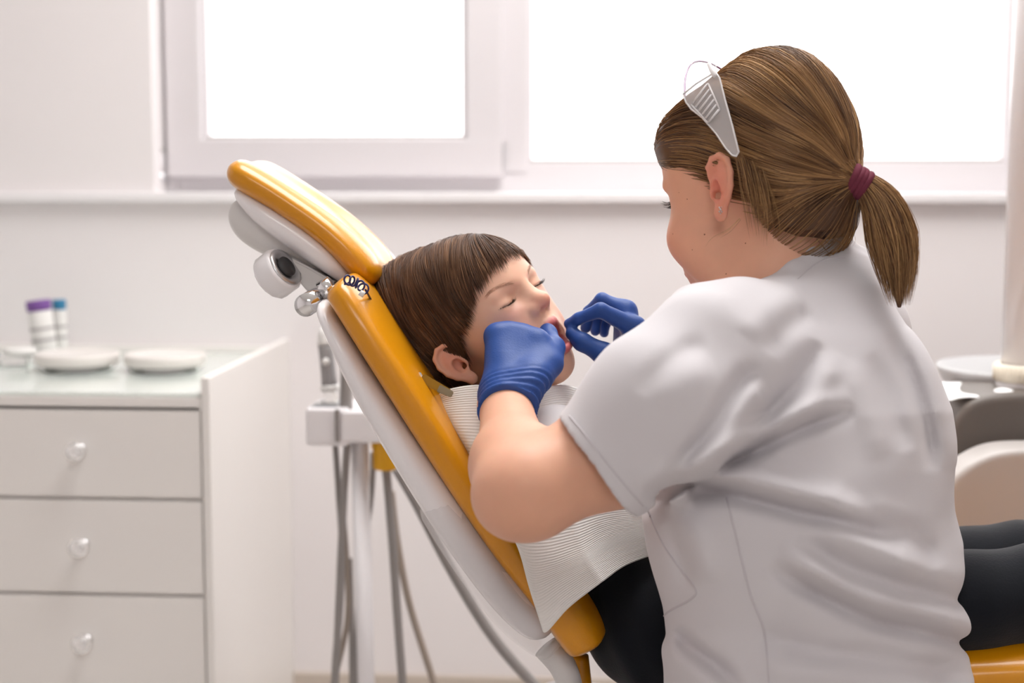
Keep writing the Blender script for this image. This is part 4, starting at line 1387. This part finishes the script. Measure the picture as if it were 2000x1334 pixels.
# sleeve to the hem, cut square
hd = HEM - cp(1290, 795, 1.43); hd /= np.linalg.norm(hd)
qa, qb, qc = cp(1095, 822, 1.425), cp(1240, 1000, 1.425), HEM + np.array([0, 0, .055])
hn = np.cross(qb - qa, (qc + hd * .004) - qa); hn /= np.linalg.norm(hn)
if hn @ hd < 0: hn = -hn
far = HEM + hd * .06
sl_prim = cap(cp(1290, 795, 1.43), far, .066, .0535)
def sleeve_fn(p):
    return np.maximum(sl_prim[0](p), (p - qa.astype(np.float32)) @ hn.astype(np.float32))
gt_.op((sleeve_fn, sl_prim[1], sl_prim[2]), .035)
# folds: relief measured along lines in the photograph; d > 0 pushes the cloth in
def poly_dist(P2, poly):
    best = np.full(P2.shape[:-1], 1e9, np.float32); sgn = np.zeros_like(best); par = np.zeros_like(best)
    n = len(poly) - 1
    for i in range(n):
        a, b = np.array(poly[i], np.float32), np.array(poly[i + 1], np.float32)
        ab = b - a
        t = np.clip(((P2 - a) @ ab) / (ab @ ab), 0, 1)
        v = P2 - a - t[..., None] * ab
        d = np.sqrt((v ** 2).sum(-1))
        m_ = d < best
        best = np.where(m_, d, best)
        sgn = np.where(m_, np.sign(ab[0] * v[..., 1] - ab[1] * v[..., 0]), sgn)
        par = np.where(m_, (i + t) / n, par)
    return best * sgn, par
FOLDS = [  # polyline px, width px, depth m, ridge on side (+1 below/right of the line's direction)
    ([(1340, 962), (1420, 965), (1554, 999), (1680, 1030), (1770, 1060)], 20, .0085, -1),
    ([(1255, 980), (1340, 945), (1446, 897), (1568, 836), (1672, 805)], 17, .0080, -1),
    ([(1270, 972), (1330, 905), (1385, 836), (1445, 745), (1486, 722)], 20, .0065, +1),
    ([(1470, 850), (1520, 790), (1565, 735), (1600, 670)], 22, .0055, +1),
    ([(1500, 690), (1540, 640), (1590, 610)], 26, .0035, -1),
    ([(1740, 650), (1780, 740), (1808, 830), (1822, 920)], 18, .0050, -1),
    ([(1700, 690), (1740, 790), (1770, 880)], 24, .0035, +1),
    ([(1500, 1105), (1600, 1160), (1700, 1208), (1825, 1240), (1900, 1262)], 20, .0085, -1),
    ([(1560, 1050), (1650, 1110), (1780, 1150), (1880, 1180)], 24, .0050, -1),
    ([(1640, 960), (1720, 1005), (1790, 1050), (1830, 1110)], 24, .0050, +1),
    ([(1320, 1225), (1350, 1262), (1400, 1300), (1450, 1345)], 18, .0045, +1),
    ([(1480, 1240), (1600, 1270), (1750, 1290), (1900, 1320)], 26, .0050, +1),
    ([(1300, 1020), (1330, 1090), (1345, 1150)], 22, .0030, -1),
    ([(1250, 770), (1290, 720), (1330, 690), (1380, 670)], 26, .0030, +1),
]
FX0, FY0, FST = 1060.0, 440.0, 3.0
fgx, fgy = np.meshgrid(np.arange(FX0, 1980, FST), np.arange(FY0, 1540, FST), indexing='ij')
FMAP = np.zeros(fgx.shape, np.float32)
fP2 = np.stack([fgx, fgy], -1).astype(np.float32)
for poly, w, amp, sd in FOLDS:
    poly = [tuple(x) for x in catmull(np.array(poly, float), 3 * len(poly))]
    w = w * .88
    s_, par = poly_dist(fP2, poly)
    env = np.minimum(np.minimum(par, 1 - par) * 5, 1) ** .7
    FMAP += (env * amp * (np.exp(-(s_ / w) ** 2) - .75 * np.exp(-((s_ - sd * 2.3 * w) / (1.3 * w)) ** 2))).astype(np.float32)
def folds(p, D):
    near_ = (np.abs(D) < .03) & (p[..., 2] > -1.72)
    q = p[near_]
    ix = np.clip((1000 - F_PX * q[:, 0] / q[:, 2] - FX0) / FST, 0, FMAP.shape[0] - 1.01)
    iy_ = np.clip((667 + F_PX * q[:, 1] / q[:, 2] - FY0) / FST, 0, FMAP.shape[1] - 1.01)
    i0, j0 = ix.astype(int), iy_.astype(int); fx, fy = ix - i0, iy_ - j0
    add = FMAP[i0, j0] * (1 - fx) * (1 - fy) + FMAP[i0 + 1, j0] * fx * (1 - fy) + FMAP[i0, j0 + 1] * (1 - fx) * fy + FMAP[i0 + 1, j0 + 1] * fx * fy
    front = np.clip((q[:, 2] + 1.72) / .12, 0, 1)
    add = add + .0010 * vnoise(q * np.array([1, 1, .6], np.float32), 55, 61)
    add = add + .0020 * vnoise(q, 24, 62) * np.clip((-q[:, 1] - .1) / .15, 0, 1)
    D = D.copy(); D[near_] = D[near_] + add * front * 1.5
    return D
gt_.all(folds)
# openings: neck, sleeve and hem
gt_.op(cap(cp(1440, 430, 1.60), cp(1490, 520, 1.602), .060, .058), .006, 'sub')
chain(gt_, [cp(1528, 545, 1.55), cp(1548, 528, 1.554), cp(1578, 498, 1.566), cp(1608, 482, 1.586), cp(1645, 482, 1.615), cp(1685, 500, 1.645)], [.006, .0065, .007, .0075, .0075, .008], .014)
gt_.op(cap(HEM - hd * .05, far + hd * .03, .0535, .0505), .003, 'sub')
V, Q = gt_.mesh(1)
tunic = link('tunic', np_mesh('tunic', c2w(V), Q), m_tunic, woman)
bt = bvh_of(tunic)
m_seam = mat('seam_stitching', lin(205, 200, 204), .85, .2)
def seam(pts, r=.0009, name='seam', lift=.0002, mm=None):
    P_ = []
    for x, y in catmull(np.array(pts, float), 12 * len(pts)):
        L, N = hit(bt, x, y)
        if L is not None: P_.append(L + N * lift)
    if len(P_) > 4:
        P_ = np.array(P_)
        P_[1:-1] = (P_[:-2] + P_[1:-1] * 2 + P_[2:]) / 4
        V, Fq = tube_arrays(P_, r, 6)
        link(name, np_mesh(name, V, Fq), mm or m_seam, tunic)
seam([(1419, 972), (1439, 1053), (1466, 1162), (1493, 1236), (1503, 1350)])
seam([(1262, 990), (1297, 1067), (1337, 1121), (1359, 1152), (1350, 1170), (1304, 1196), (1292, 1214)])
seam([(1112, 812), (1150, 858), (1200, 922), (1256, 988)], .0007)
seam([(1558, 545), (1590, 518), (1618, 505), (1650, 503)], .0006)

# ------------------------------------------------------------------ gloves
m_glove = mat('blue_nitrile', lin(44, 78, 148), .48, .35, noise=.05, nscale=90, bump=.10, bscale=500, sss=.0)
def glove(name, g, cutp, cutn, hollow, label, wr_axis, wr0, wr1, wamp=.0011, wfreq=900):
    wa = wr_axis / np.linalg.norm(wr_axis)
    def wr(p, D):
        near_ = np.abs(D) < .012
        q = p[near_]; t = (q - wr0) @ wa
        env = np.clip((t - 0) / .006, 0, 1) * np.clip((wr1 - t) / .008, 0, 1)
        D = D.copy()
        D[near_] += (wamp * np.sin(t * wfreq + 2.5 * vnoise(q, 40, 3)) + .0006 * vnoise(q, 160, 4)) * env + .0005 * vnoise(q, 110, 9)
        return D
    g.all(wr)
    if cutp is not None:
        g.all(lambda p, D: np.maximum(D, (p - cutp) @ cutn))
    for h in hollow: g.op(h, .001, 'sub')
    V, Q = g.mesh(1)
    o = link(name, np_mesh(name, c2w(V), Q), m_glove, woman)
    o['label'] = label
    return o
# left hand: back of a loose fist, thumb hooked in the corner of the mouth
g1 = Grid(cp(915, 845, 1.55) - np.array([0, 0, .19]), cp(1125, 600, 1.55) + np.array([.012, .005, .07]), .0016)
wl = cp(990, 772, 1.605)
cuff = cp(990, 815, 1.575)
g1.op(cap(cuff + (cuff - wl) * 1.6, wl, .0350, .0290), .006)
for (mx, my, md, r0, r1) in ((1048, 667, 1.640, .017, .0135), (1020, 658, 1.645, .018, .0140), (993, 654, 1.645, .018, .0135), (969, 657, 1.640, .0165, .0120)):
    g1.op(cap(wl + np.array([(mx - 1005) / F_PX * 1.6 * .35, 0, 0]), cp(mx, my, md), r0, r1), .013)
for (mx, my, md) in ((1050, 667, 1.640), (1021, 658, 1.648), (993, 654, 1.648), (968, 657, 1.642)):
    m_ = cp(mx, my, md)
    pip = m_ + np.array([.0015, -.003, -.030]); dip = pip + np.array([.001, -.020, .001]); tip = dip + np.array([.0, -.008, .012])
    chain(g1, [m_, pip, dip, tip], [.0115, .0098, .0090, .0080], .004, .008)
chain(g1, [cp(1035, 752, 1.598), cp(1076, 712, 1.622), cp(1083, 678, 1.652), cp(1070, 652, 1.678), cp(1068, 645, 1.686)], [.0165, .0125, .0108, .0095, .0082], .006, .018)
g1.op(cap(cp(1062, 690, 1.635), cp(1045, 730, 1.612), .011, .014), .015)
pa, pb_, pc2 = cp(930, 885, 1.60), cp(1045, 885, 1.60), cp(985, 774, 1.575)
cn = np.cross(pb_ - pa, pc2 - pa); cn /= np.linalg.norm(cn)
if cn @ (EL_L - WR_L) < 0: cn = -cn
glove('glove', g1, pa, cn, [cap(cuff + (cuff - wl) * 1.6, cuff + (cuff - wl) * .15, .0345, .0305)], 'blue glove on the hand nearest the camera', cuff - wl, wl + (wl - cuff) * .25, .05)
# right hand: thumb and forefinger pinched together in front of the mouth
g2 = Grid(cp(1085, 790, 1.63) - np.array([0, 0, .19]), cp(1300, 555, 1.63) + np.array([0, .01, .01]), .0015)
wrr = cp(1240, 738, 1.728)
fing = [([(1240, 640, 1.700), (1173, 606, 1.690), (1130, 623, 1.698), (1110, 632, 1.704)], [.0115, .0080, .0070, .0058]),
        ([(1222, 608, 1.722), (1176, 586, 1.726), (1150, 610, 1.738), (1144, 640, 1.742)], [.0115, .0082, .0072, .0062]),
        ([(1218, 612, 1.742), (1182, 596, 1.756), (1164, 622, 1.762), (1163, 646, 1.760)], [.0110, .0080, .0070, .0060]),
        ([(1222, 628, 1.758), (1195, 612, 1.774), (1180, 634, 1.778), (1180, 650, 1.775)], [.0105, .0075, .0066, .0056])]
for pts, rad in fing:
    P_ = [cp(*q) for q in pts]
    g2.op(cap(wrr, P_[0], .019, rad[0]), .014)
    chain(g2, P_, rad, .0035, .010)
chain(g2, [cp(1222, 716, 1.700), cp(1180, 691, 1.688), cp(1137, 667, 1.692), cp(1118, 651, 1.699)], [.0175, .0118, .0098, .0078], .006, .02)
cr = wrr + (WR_R - wrr) * 1.6 + np.array([.02, -.02, 0])
g2.op(cap(wrr, cr, .023, .028), .012)
glove('glove', g2, None, None, [], 'blue glove pinching thumb and forefinger at the mouth', cr - wrr, wrr - (cr - wrr) * .5, .05, .0007, 700)

# ================================================================== boy's clothes, bib, glasses, stool
m_navy = mat('navy_cloth', lin(15, 18, 25), .85, .2, noise=.15, nscale=60, bump=.15, bscale=400, sheen=.2)
gj = Grid(cp(1080, 1400, 1.55) + np.array([0, 0, -.40]), cp(2330, 960, 1.55) + np.array([0, .02, .02]), .0045)
gj.op(cap(cp(1182, 1105, 1.72), cp(1188, 1105, 1.79), .052), .03)
gj.op(cap(cp(1180, 1090, 1.74), cp(1250, 1210, 1.74), .055, .062), .03)
gj.op(cap(cp(1250, 1220, 1.70), cp(1252, 1220, 1.78), .058), .03)
gj.op(cap(cp(1295, 1262, 1.70), cp(1600, 1200, 1.65), .058, .062), .03)
gj.op(cap(cp(1600, 1200, 1.65), cp(2060, 1158, 1.65), .062, .052), .02)
gj.op(cap(cp(1275, 1240, 1.80), cp(1600, 1160, 1.82), .066, .062), .03)
gj.op(cap(cp(1600, 1160, 1.82), cp(1990, 1118, 1.80), .060, .058), .02)
gj.op(cap(cp(2060, 1158, 1.65), cp(2300, 1230, 1.66), .050, .040), .02)
gj.op(cap(cp(1990, 1118, 1.80), cp(2290, 1220, 1.80), .052, .040), .02)
def jean_folds(p, D):
    near_ = np.abs(D) < .02; q = p[near_]
    D = D.copy(); D[near_] += .0022 * vnoise(q * np.array([1.6, .8, .8], np.float32), 48, 71) + .0016 * np.sin((q[:, 0] * 140 + q[:, 1] * 60) + 3 * vnoise(q, 20, 5)) * np.clip(1 - (q[:, 0] - .05) * 4, 0, 1)
    return D
gj.all(jean_folds)
V, Q = gj.mesh(1)
link('trousers', np_mesh('trousers', c2w(V), Q), m_navy, boy)
# white shirt round neck and shoulders, showing at the edge of the bib
m_shirt = mat('white_cotton', lin(236, 233, 234), .85, .2)
gs = Grid(cp(760, 700, 1.50) + np.array([0, -.25, -.45]), cp(1260, 700, 1.50) + np.array([0, .02, .02]), .004)
shc = chest + (neckb - chest) * .42
gs.op(cap(shc + latb * .085, shc - latb * .085, .047), .03)
gs.op(cap(shc + latb * .05, belly + latb * .03, .056, .056), .05)
gs.op(cap(shc - latb * .05, belly - latb * .03, .056, .056), .05)
gs.op(cap(from_local(BT, (-1.6, 0, -6)), neckb, .046, .05), .01, 'sub')
V, Q = largest(*gs.mesh(1))
link('shirt', np_mesh('shirt', c2w(V), Q), m_shirt, boy)

# ------------------------------------------------------------------ paper bib
bibt = empty('dental_bib', wp(1000, 900, 1.62)); setp(bibt, 'white ribbed paper bib clipped round the boy and draped over his chest', 'bib')
m_bib = mat('ribbed_tissue', lin(240, 238, 234), .85, .2)
nt = m_bib.node_tree; bs = nt.nodes['Principled BSDF']
uvn = nt.nodes.new('ShaderNodeUVMap')
wv = nt.nodes.new('ShaderNodeTexWave'); wv.wave_type = 'BANDS'; wv.bands_direction = 'Y'; wv.inputs['Scale'].default_value = 24; wv.inputs['Distortion'].default_value = .3
bp = nt.nodes.new('ShaderNodeBump'); bp.inputs['Strength'].default_value = .4; bp.inputs['Distance'].default_value = .0012
nt.links.new(uvn.outputs[0], wv.inputs['Vector']); nt.links.new(wv.outputs['Fac'], bp.inputs['Height']); nt.links.new(bp.outputs[0], bs.inputs['Normal'])
BIB = [
 [(850, 782, 1.688), (872, 762, 1.655), (945, 752, 1.640), (1030, 770, 1.650), (1095, 752, 1.700), (1160, 768, 1.765)],
 [(856, 818, 1.680), (880, 815, 1.640), (950, 815, 1.625), (1030, 822, 1.635), (1110, 812, 1.680), (1185, 828, 1.755)],
 [(905, 890, 1.655), (935, 895, 1.610), (995, 905, 1.600), (1070, 905, 1.610), (1145, 905, 1.650), (1255, 915, 1.740)],
 [(960, 985, 1.620), (985, 1000, 1.585), (1045, 1010, 1.580), (1112, 1005, 1.590), (1190, 990, 1.655), (1310, 985, 1.720)],
 [(1008, 1060, 1.590), (1030, 1092, 1.568), (1076, 1090, 1.565), (1135, 1070, 1.578), (1205, 1036, 1.650), (1330, 1020, 1.710)],
 [(1035, 1150, 1.575), (1050, 1160, 1.560), (1095, 1135, 1.562), (1152, 1104, 1.572), (1216, 1066, 1.648), (1340, 1035, 1.705)],
 [(1058, 1222, 1.565), (1068, 1234, 1.556), (1112, 1186, 1.560), (1174, 1138, 1.570), (1232, 1100, 1.648), (1345, 1062, 1.705)]]
Bc = np.array([[cp(*q) for q in r] for r in BIB])
NU, NVv = 60, 110
h_ = NU // 2
tmp = np.stack([np.vstack([catmull(r[:4], h_ + 1)[:-1], catmull(r[3:], NU - h_)]) for r in Bc])   # rows x NU
# sharp paper crease where the sheet was folded (fourth column)
S_ = np.stack([catmull(tmp[:, j], NVv) for j in range(NU)], 1)  # NV x NU
Vb = c2w(S_.reshape(-1, 3))
ii = np.arange(NVv - 1)[:, None] * NU + np.arange(NU - 1)[None]
Qb = np.stack([ii, ii + 1, ii + NU + 1, ii + NU], -1).reshape(-1, 4)
me = np_mesh('sheet', Vb, Qb)
uvl = me.uv_layers.new(name='UVMap')
li = np.zeros(len(me.loops), np.int32); me.loops.foreach_get('vertex_index', li)
uu = np.stack([(li % NU) / (NU - 1), (li // NU) / (NVv - 1) * 1.0], 1).astype(np.float32)
uvl.data.foreach_set('uv', uu.ravel())
sheet = link('sheet', me, m_bib, bibt)
md = sheet.modifiers.new('thickness', 'SOLIDIFY'); md.thickness = .0007
# clip on the near corner
m_gold = mat('gilt_metal', lin(168, 128, 40), .4, metal=.5)
def plate(name, a, b, w, th, m, parent, nrm):
    a, b = np.array(a), np.array(b)
    x = b - a; L = np.linalg.norm(x); x /= L
    y = np.cross(nrm, x); y /= np.linalg.norm(y); z = np.cross(x, y)
    bm = bmesh.new(); bmesh.ops.create_cube(bm, size=1)
    for v in bm.verts:
        k_ = 1.0 if v.co.x < 0 else .8
        v.co = Vector((a + b) / 2 + x * v.co.x * L + y * v.co.y * w * k_ + z * v.co.z * th)
    bmesh.ops.bevel(bm, geom=bm.edges[:], offset=min(th, w) * .25, segments=2, affect='EDGES')
    me = bpy.data.meshes.new(name); bm.to_mesh(me); bm.free()
    return link(name, me, m, parent, smooth=False)
nz = -FWD
plate('clip', wp(823, 738, 1.640), wp(878, 768, 1.638), .0105, .0035, m_gold, bibt, nz)
plate('clip_jaw', wp(856, 758, 1.637), wp(884, 771, 1.636), .0085, .0035, mat('dull_brass', lin(150, 140, 115), .45, metal=.5), bibt, nz)
plate('clip_spring', wp(818, 728, 1.642), wp(826, 741, 1.641), .004, .003, m_steel, bibt, nz)
# coiled cord
m_cord = mat('navy_coil', lin(40, 40, 90), .4)
path = catmull(np.array([cp(674, 546, 1.60), cp(688, 549, 1.588), cp(702, 556, 1.588), cp(714, 566, 1.60)]), 120)
T_, N_, B_ = frames(path)
t = np.linspace(0, 2 * np.pi * 5, 120)
cl = path + .0048 * (np.cos(t)[:, None] * N_ + np.sin(t)[:, None] * B_)
tube('coil_cord', c2w(cl), .0011, m_cord, bibt, k=6)
path2 = [wp(714, 566, 1.60), wp(732, 600, 1.68), wp(748, 640, 1.70), wp(785, 700, 1.67), wp(818, 730, 1.642)]
tube('cord', path2, .0012, m_cord, bibt, k=6, n=16)
tube('cord_end', [wp(703, 571, 1.586), wp(711, 576, 1.586)], .0032, m_paperwhite, bibt, k=10)

# ------------------------------------------------------------------ safety glasses pushed up on the hair
m_clearp = mat('clear_polycarbonate', lin(238, 234, 234), .12, .6, alpha=.34)
m_lens = mat('clear_lens', (1, 1, 1, 1), .03, .6, alpha=.10)
m_rim = mat('lens_edge_tint', lin(150, 105, 150), .2, alpha=.95)
m_white_edge = mat('frosted_edge', lin(246, 243, 243), .3, alpha=.8)
gl = empty('safety_glasses', wp(1390, 190, 1.53)); setp(gl, 'clear plastic safety glasses with vented side pushed up on the woman\'s hair', 'safety glasses')
bcap = BVHTree.FromPolygons([tuple(v) for v in c2w(cap_w[0])], [tuple(q) for q in cap_w[1]])
refs = [hit(bcap, *q)[0] for q in ((1352, 225), (1415, 170), (1440, 300))]
refs = [r for r in refs if r is not None]
pn = np.cross(refs[1] - refs[0], refs[2] - refs[0]); pn /= np.linalg.norm(pn)
if pn @ FWD > 0: pn = -pn
p0_ = np.mean(refs, 0) + pn * .012
def on_plate(px, py, off=0.0):
    d = wp(px, py, 1.0) - CAM
    q0 = p0_ + pn * off
    return CAM + d * ((q0 - CAM) @ pn) / (d @ pn)
outl = [(1334, 184), (1340, 200), (1350, 213), (1372, 230), (1398, 260), (1418, 290), (1430, 303), (1438, 305), (1443, 297), (1430, 245), (1416, 195), (1405, 152), (1399, 143), (1388, 146), (1360, 163)]
bm = bmesh.new()
A = [bm.verts.new(Vector(on_plate(x, y))) for x, y in outl]
B = [bm.verts.new(Vector(on_plate(x, y, .0015))) for x, y in outl]
bm.faces.new(A); bm.faces.new(B[::-1])
for i in range(len(outl)):
    j = (i + 1) % len(outl); bm.faces.new((A[j], A[i], B[i], B[j]))
bmesh.ops.recalc_face_normals(bm, faces=bm.faces)
me = bpy.data.meshes.new('side_shield'); bm.to_mesh(me); bm.free()
shield = link('side_shield', me, m_clearp, gl, smooth=False)
rim = [on_plate(x, y, .0008) for x, y in outl + outl[:1]]
tube('shield_edge', rim, .0010, m_white_edge, shield, k=6)
for i in range(6):
    t = i / 5
    a = np.array([1352 + (1385 - 1352) * t, 202 + (238 - 202) * t]); b = np.array([1381 + (1404 - 1381) * t, 165 + (214 - 165) * t])
    tube('vent_slat', [on_plate(*a, .0022), on_plate(*b, .0022)], .0011, m_white_edge, shield, k=6)
for pts in (((1350, 204), (1383, 240)), ((1383, 163), (1406, 214)), ((1350, 204), (1383, 163)), ((1383, 240), (1406, 214))):
    tube('vent_frame', [on_plate(*pts[0], .002), on_plate(*pts[1], .002)], .0009, m_white_edge, shield, k=6)
# lens: wraps from the left shield over the forehead to the mirrored right side
def loc_of(pt): return to_local(WT, w2c(pt))
E1, E2 = loc_of(on_plate(1338, 196)), loc_of(on_plate(1400, 146))
nn = np.array([E2[2] - E1[2], 0, -(E2[0] - E1[0])]); nn /= np.linalg.norm(nn)
nn = np.array([.34, 0, .94])
ns_, nt_ = 40, 10
Lp = np.zeros((nt_, ns_, 3))
for i, t in enumerate(np.linspace(0, 1, nt_)):
    E = E1 * (1 - t) + E2 * t
    for j, s_ in enumerate(np.linspace(1, -1, ns_)):
        Lp[i, j] = np.array([E[0], E[1] * s_, E[2]]) + nn * 6.2 * (1 - abs(s_) ** 2.2) + nn * .4 * math.sin(t * math.pi)
Lw_ = c2w(from_local(WT, Lp.reshape(-1, 3)))
ii = np.arange(nt_ - 1)[:, None] * ns_ + np.arange(ns_ - 1)[None]
lens = link('lens', np_mesh('lens', Lw_, np.stack([ii, ii + 1, ii + ns_ + 1, ii + ns_], -1).reshape(-1, 4)), m_lens, gl)
md = lens.modifiers.new('thickness', 'SOLIDIFY'); md.thickness = .0018
Lw3 = Lw_.reshape(nt_, ns_, 3)
tube('lens_edge', Lw3[0], .0011, m_rim, lens, k=6)
tube('lens_edge', Lw3[-1], .0008, m_clearp, lens, k=6)
tube('hinge_tab', [on_plate(1384, 124, .0), on_plate(1392, 140, .001), on_plate(1398, 150, .001)], [.0022, .003, .0025], m_white_edge, gl, k=8, n=8)

# ------------------------------------------------------------------ dentist's trousers and stool, below the picture
m_white_tr = mat('white_trousers', lin(232, 230, 232), .85, .2)
gq = Grid(np.array([-.35, -.90, -2.0]), np.array([.62, -.38, -1.2]), .008)
hipc = cp(1600, 1500, 1.60)
gq.op(cap(hipc - bax * .09, hipc + bax * .09, .11), .03)
fw = np.array([-.82, -.06, -.57]) * .40
for sg in (-1, 1):
    h0 = hipc + bax * .09 * sg + np.array([0, -.02, 0]); kn = h0 + fw + bax * .04 * sg
    gq.op(cap(h0, kn, .08, .058), .03)
    gq.op(cap(kn, kn + np.array([.03, -.36, .0]), .055, .045), .02)
V, Q = gq.mesh(1)
link('trousers', np_mesh('trousers', c2w(V), Q), m_white_tr, woman)
sc_ = c2w(hipc); sz_ = sc_[2] - .17
stool = empty('stool', (sc_[0], sc_[1], 0)); setp(stool, 'round ochre operator stool under the woman in the white tunic', 'stool')
lathe('seat', [(0, sz_ - .05), (.15, sz_ - .05), (.18, sz_ - .03), (.18, sz_), (.16, sz_ + .02), (0, sz_ + .02)], (sc_[0], sc_[1], 0), m_yellow, stool)
tube('column', [(sc_[0], sc_[1], .06), (sc_[0], sc_[1], sz_ - .045)], .025, m_chrome, stool)
for i in range(5):
    a = i * 2 * math.pi / 5
    tube('base_arm', [(sc_[0], sc_[1], .07), (sc_[0] + .24 * math.cos(a), sc_[1] + .24 * math.sin(a), .055)], [.02, .014], m_chrome, stool)
    lathe('caster', [(0, 0), (.02, 0), (.025, .015), (.02, .045), (0, .05)], (sc_[0] + .24 * math.cos(a), sc_[1] + .24 * math.sin(a), 0), m_dark, stool, k=14)
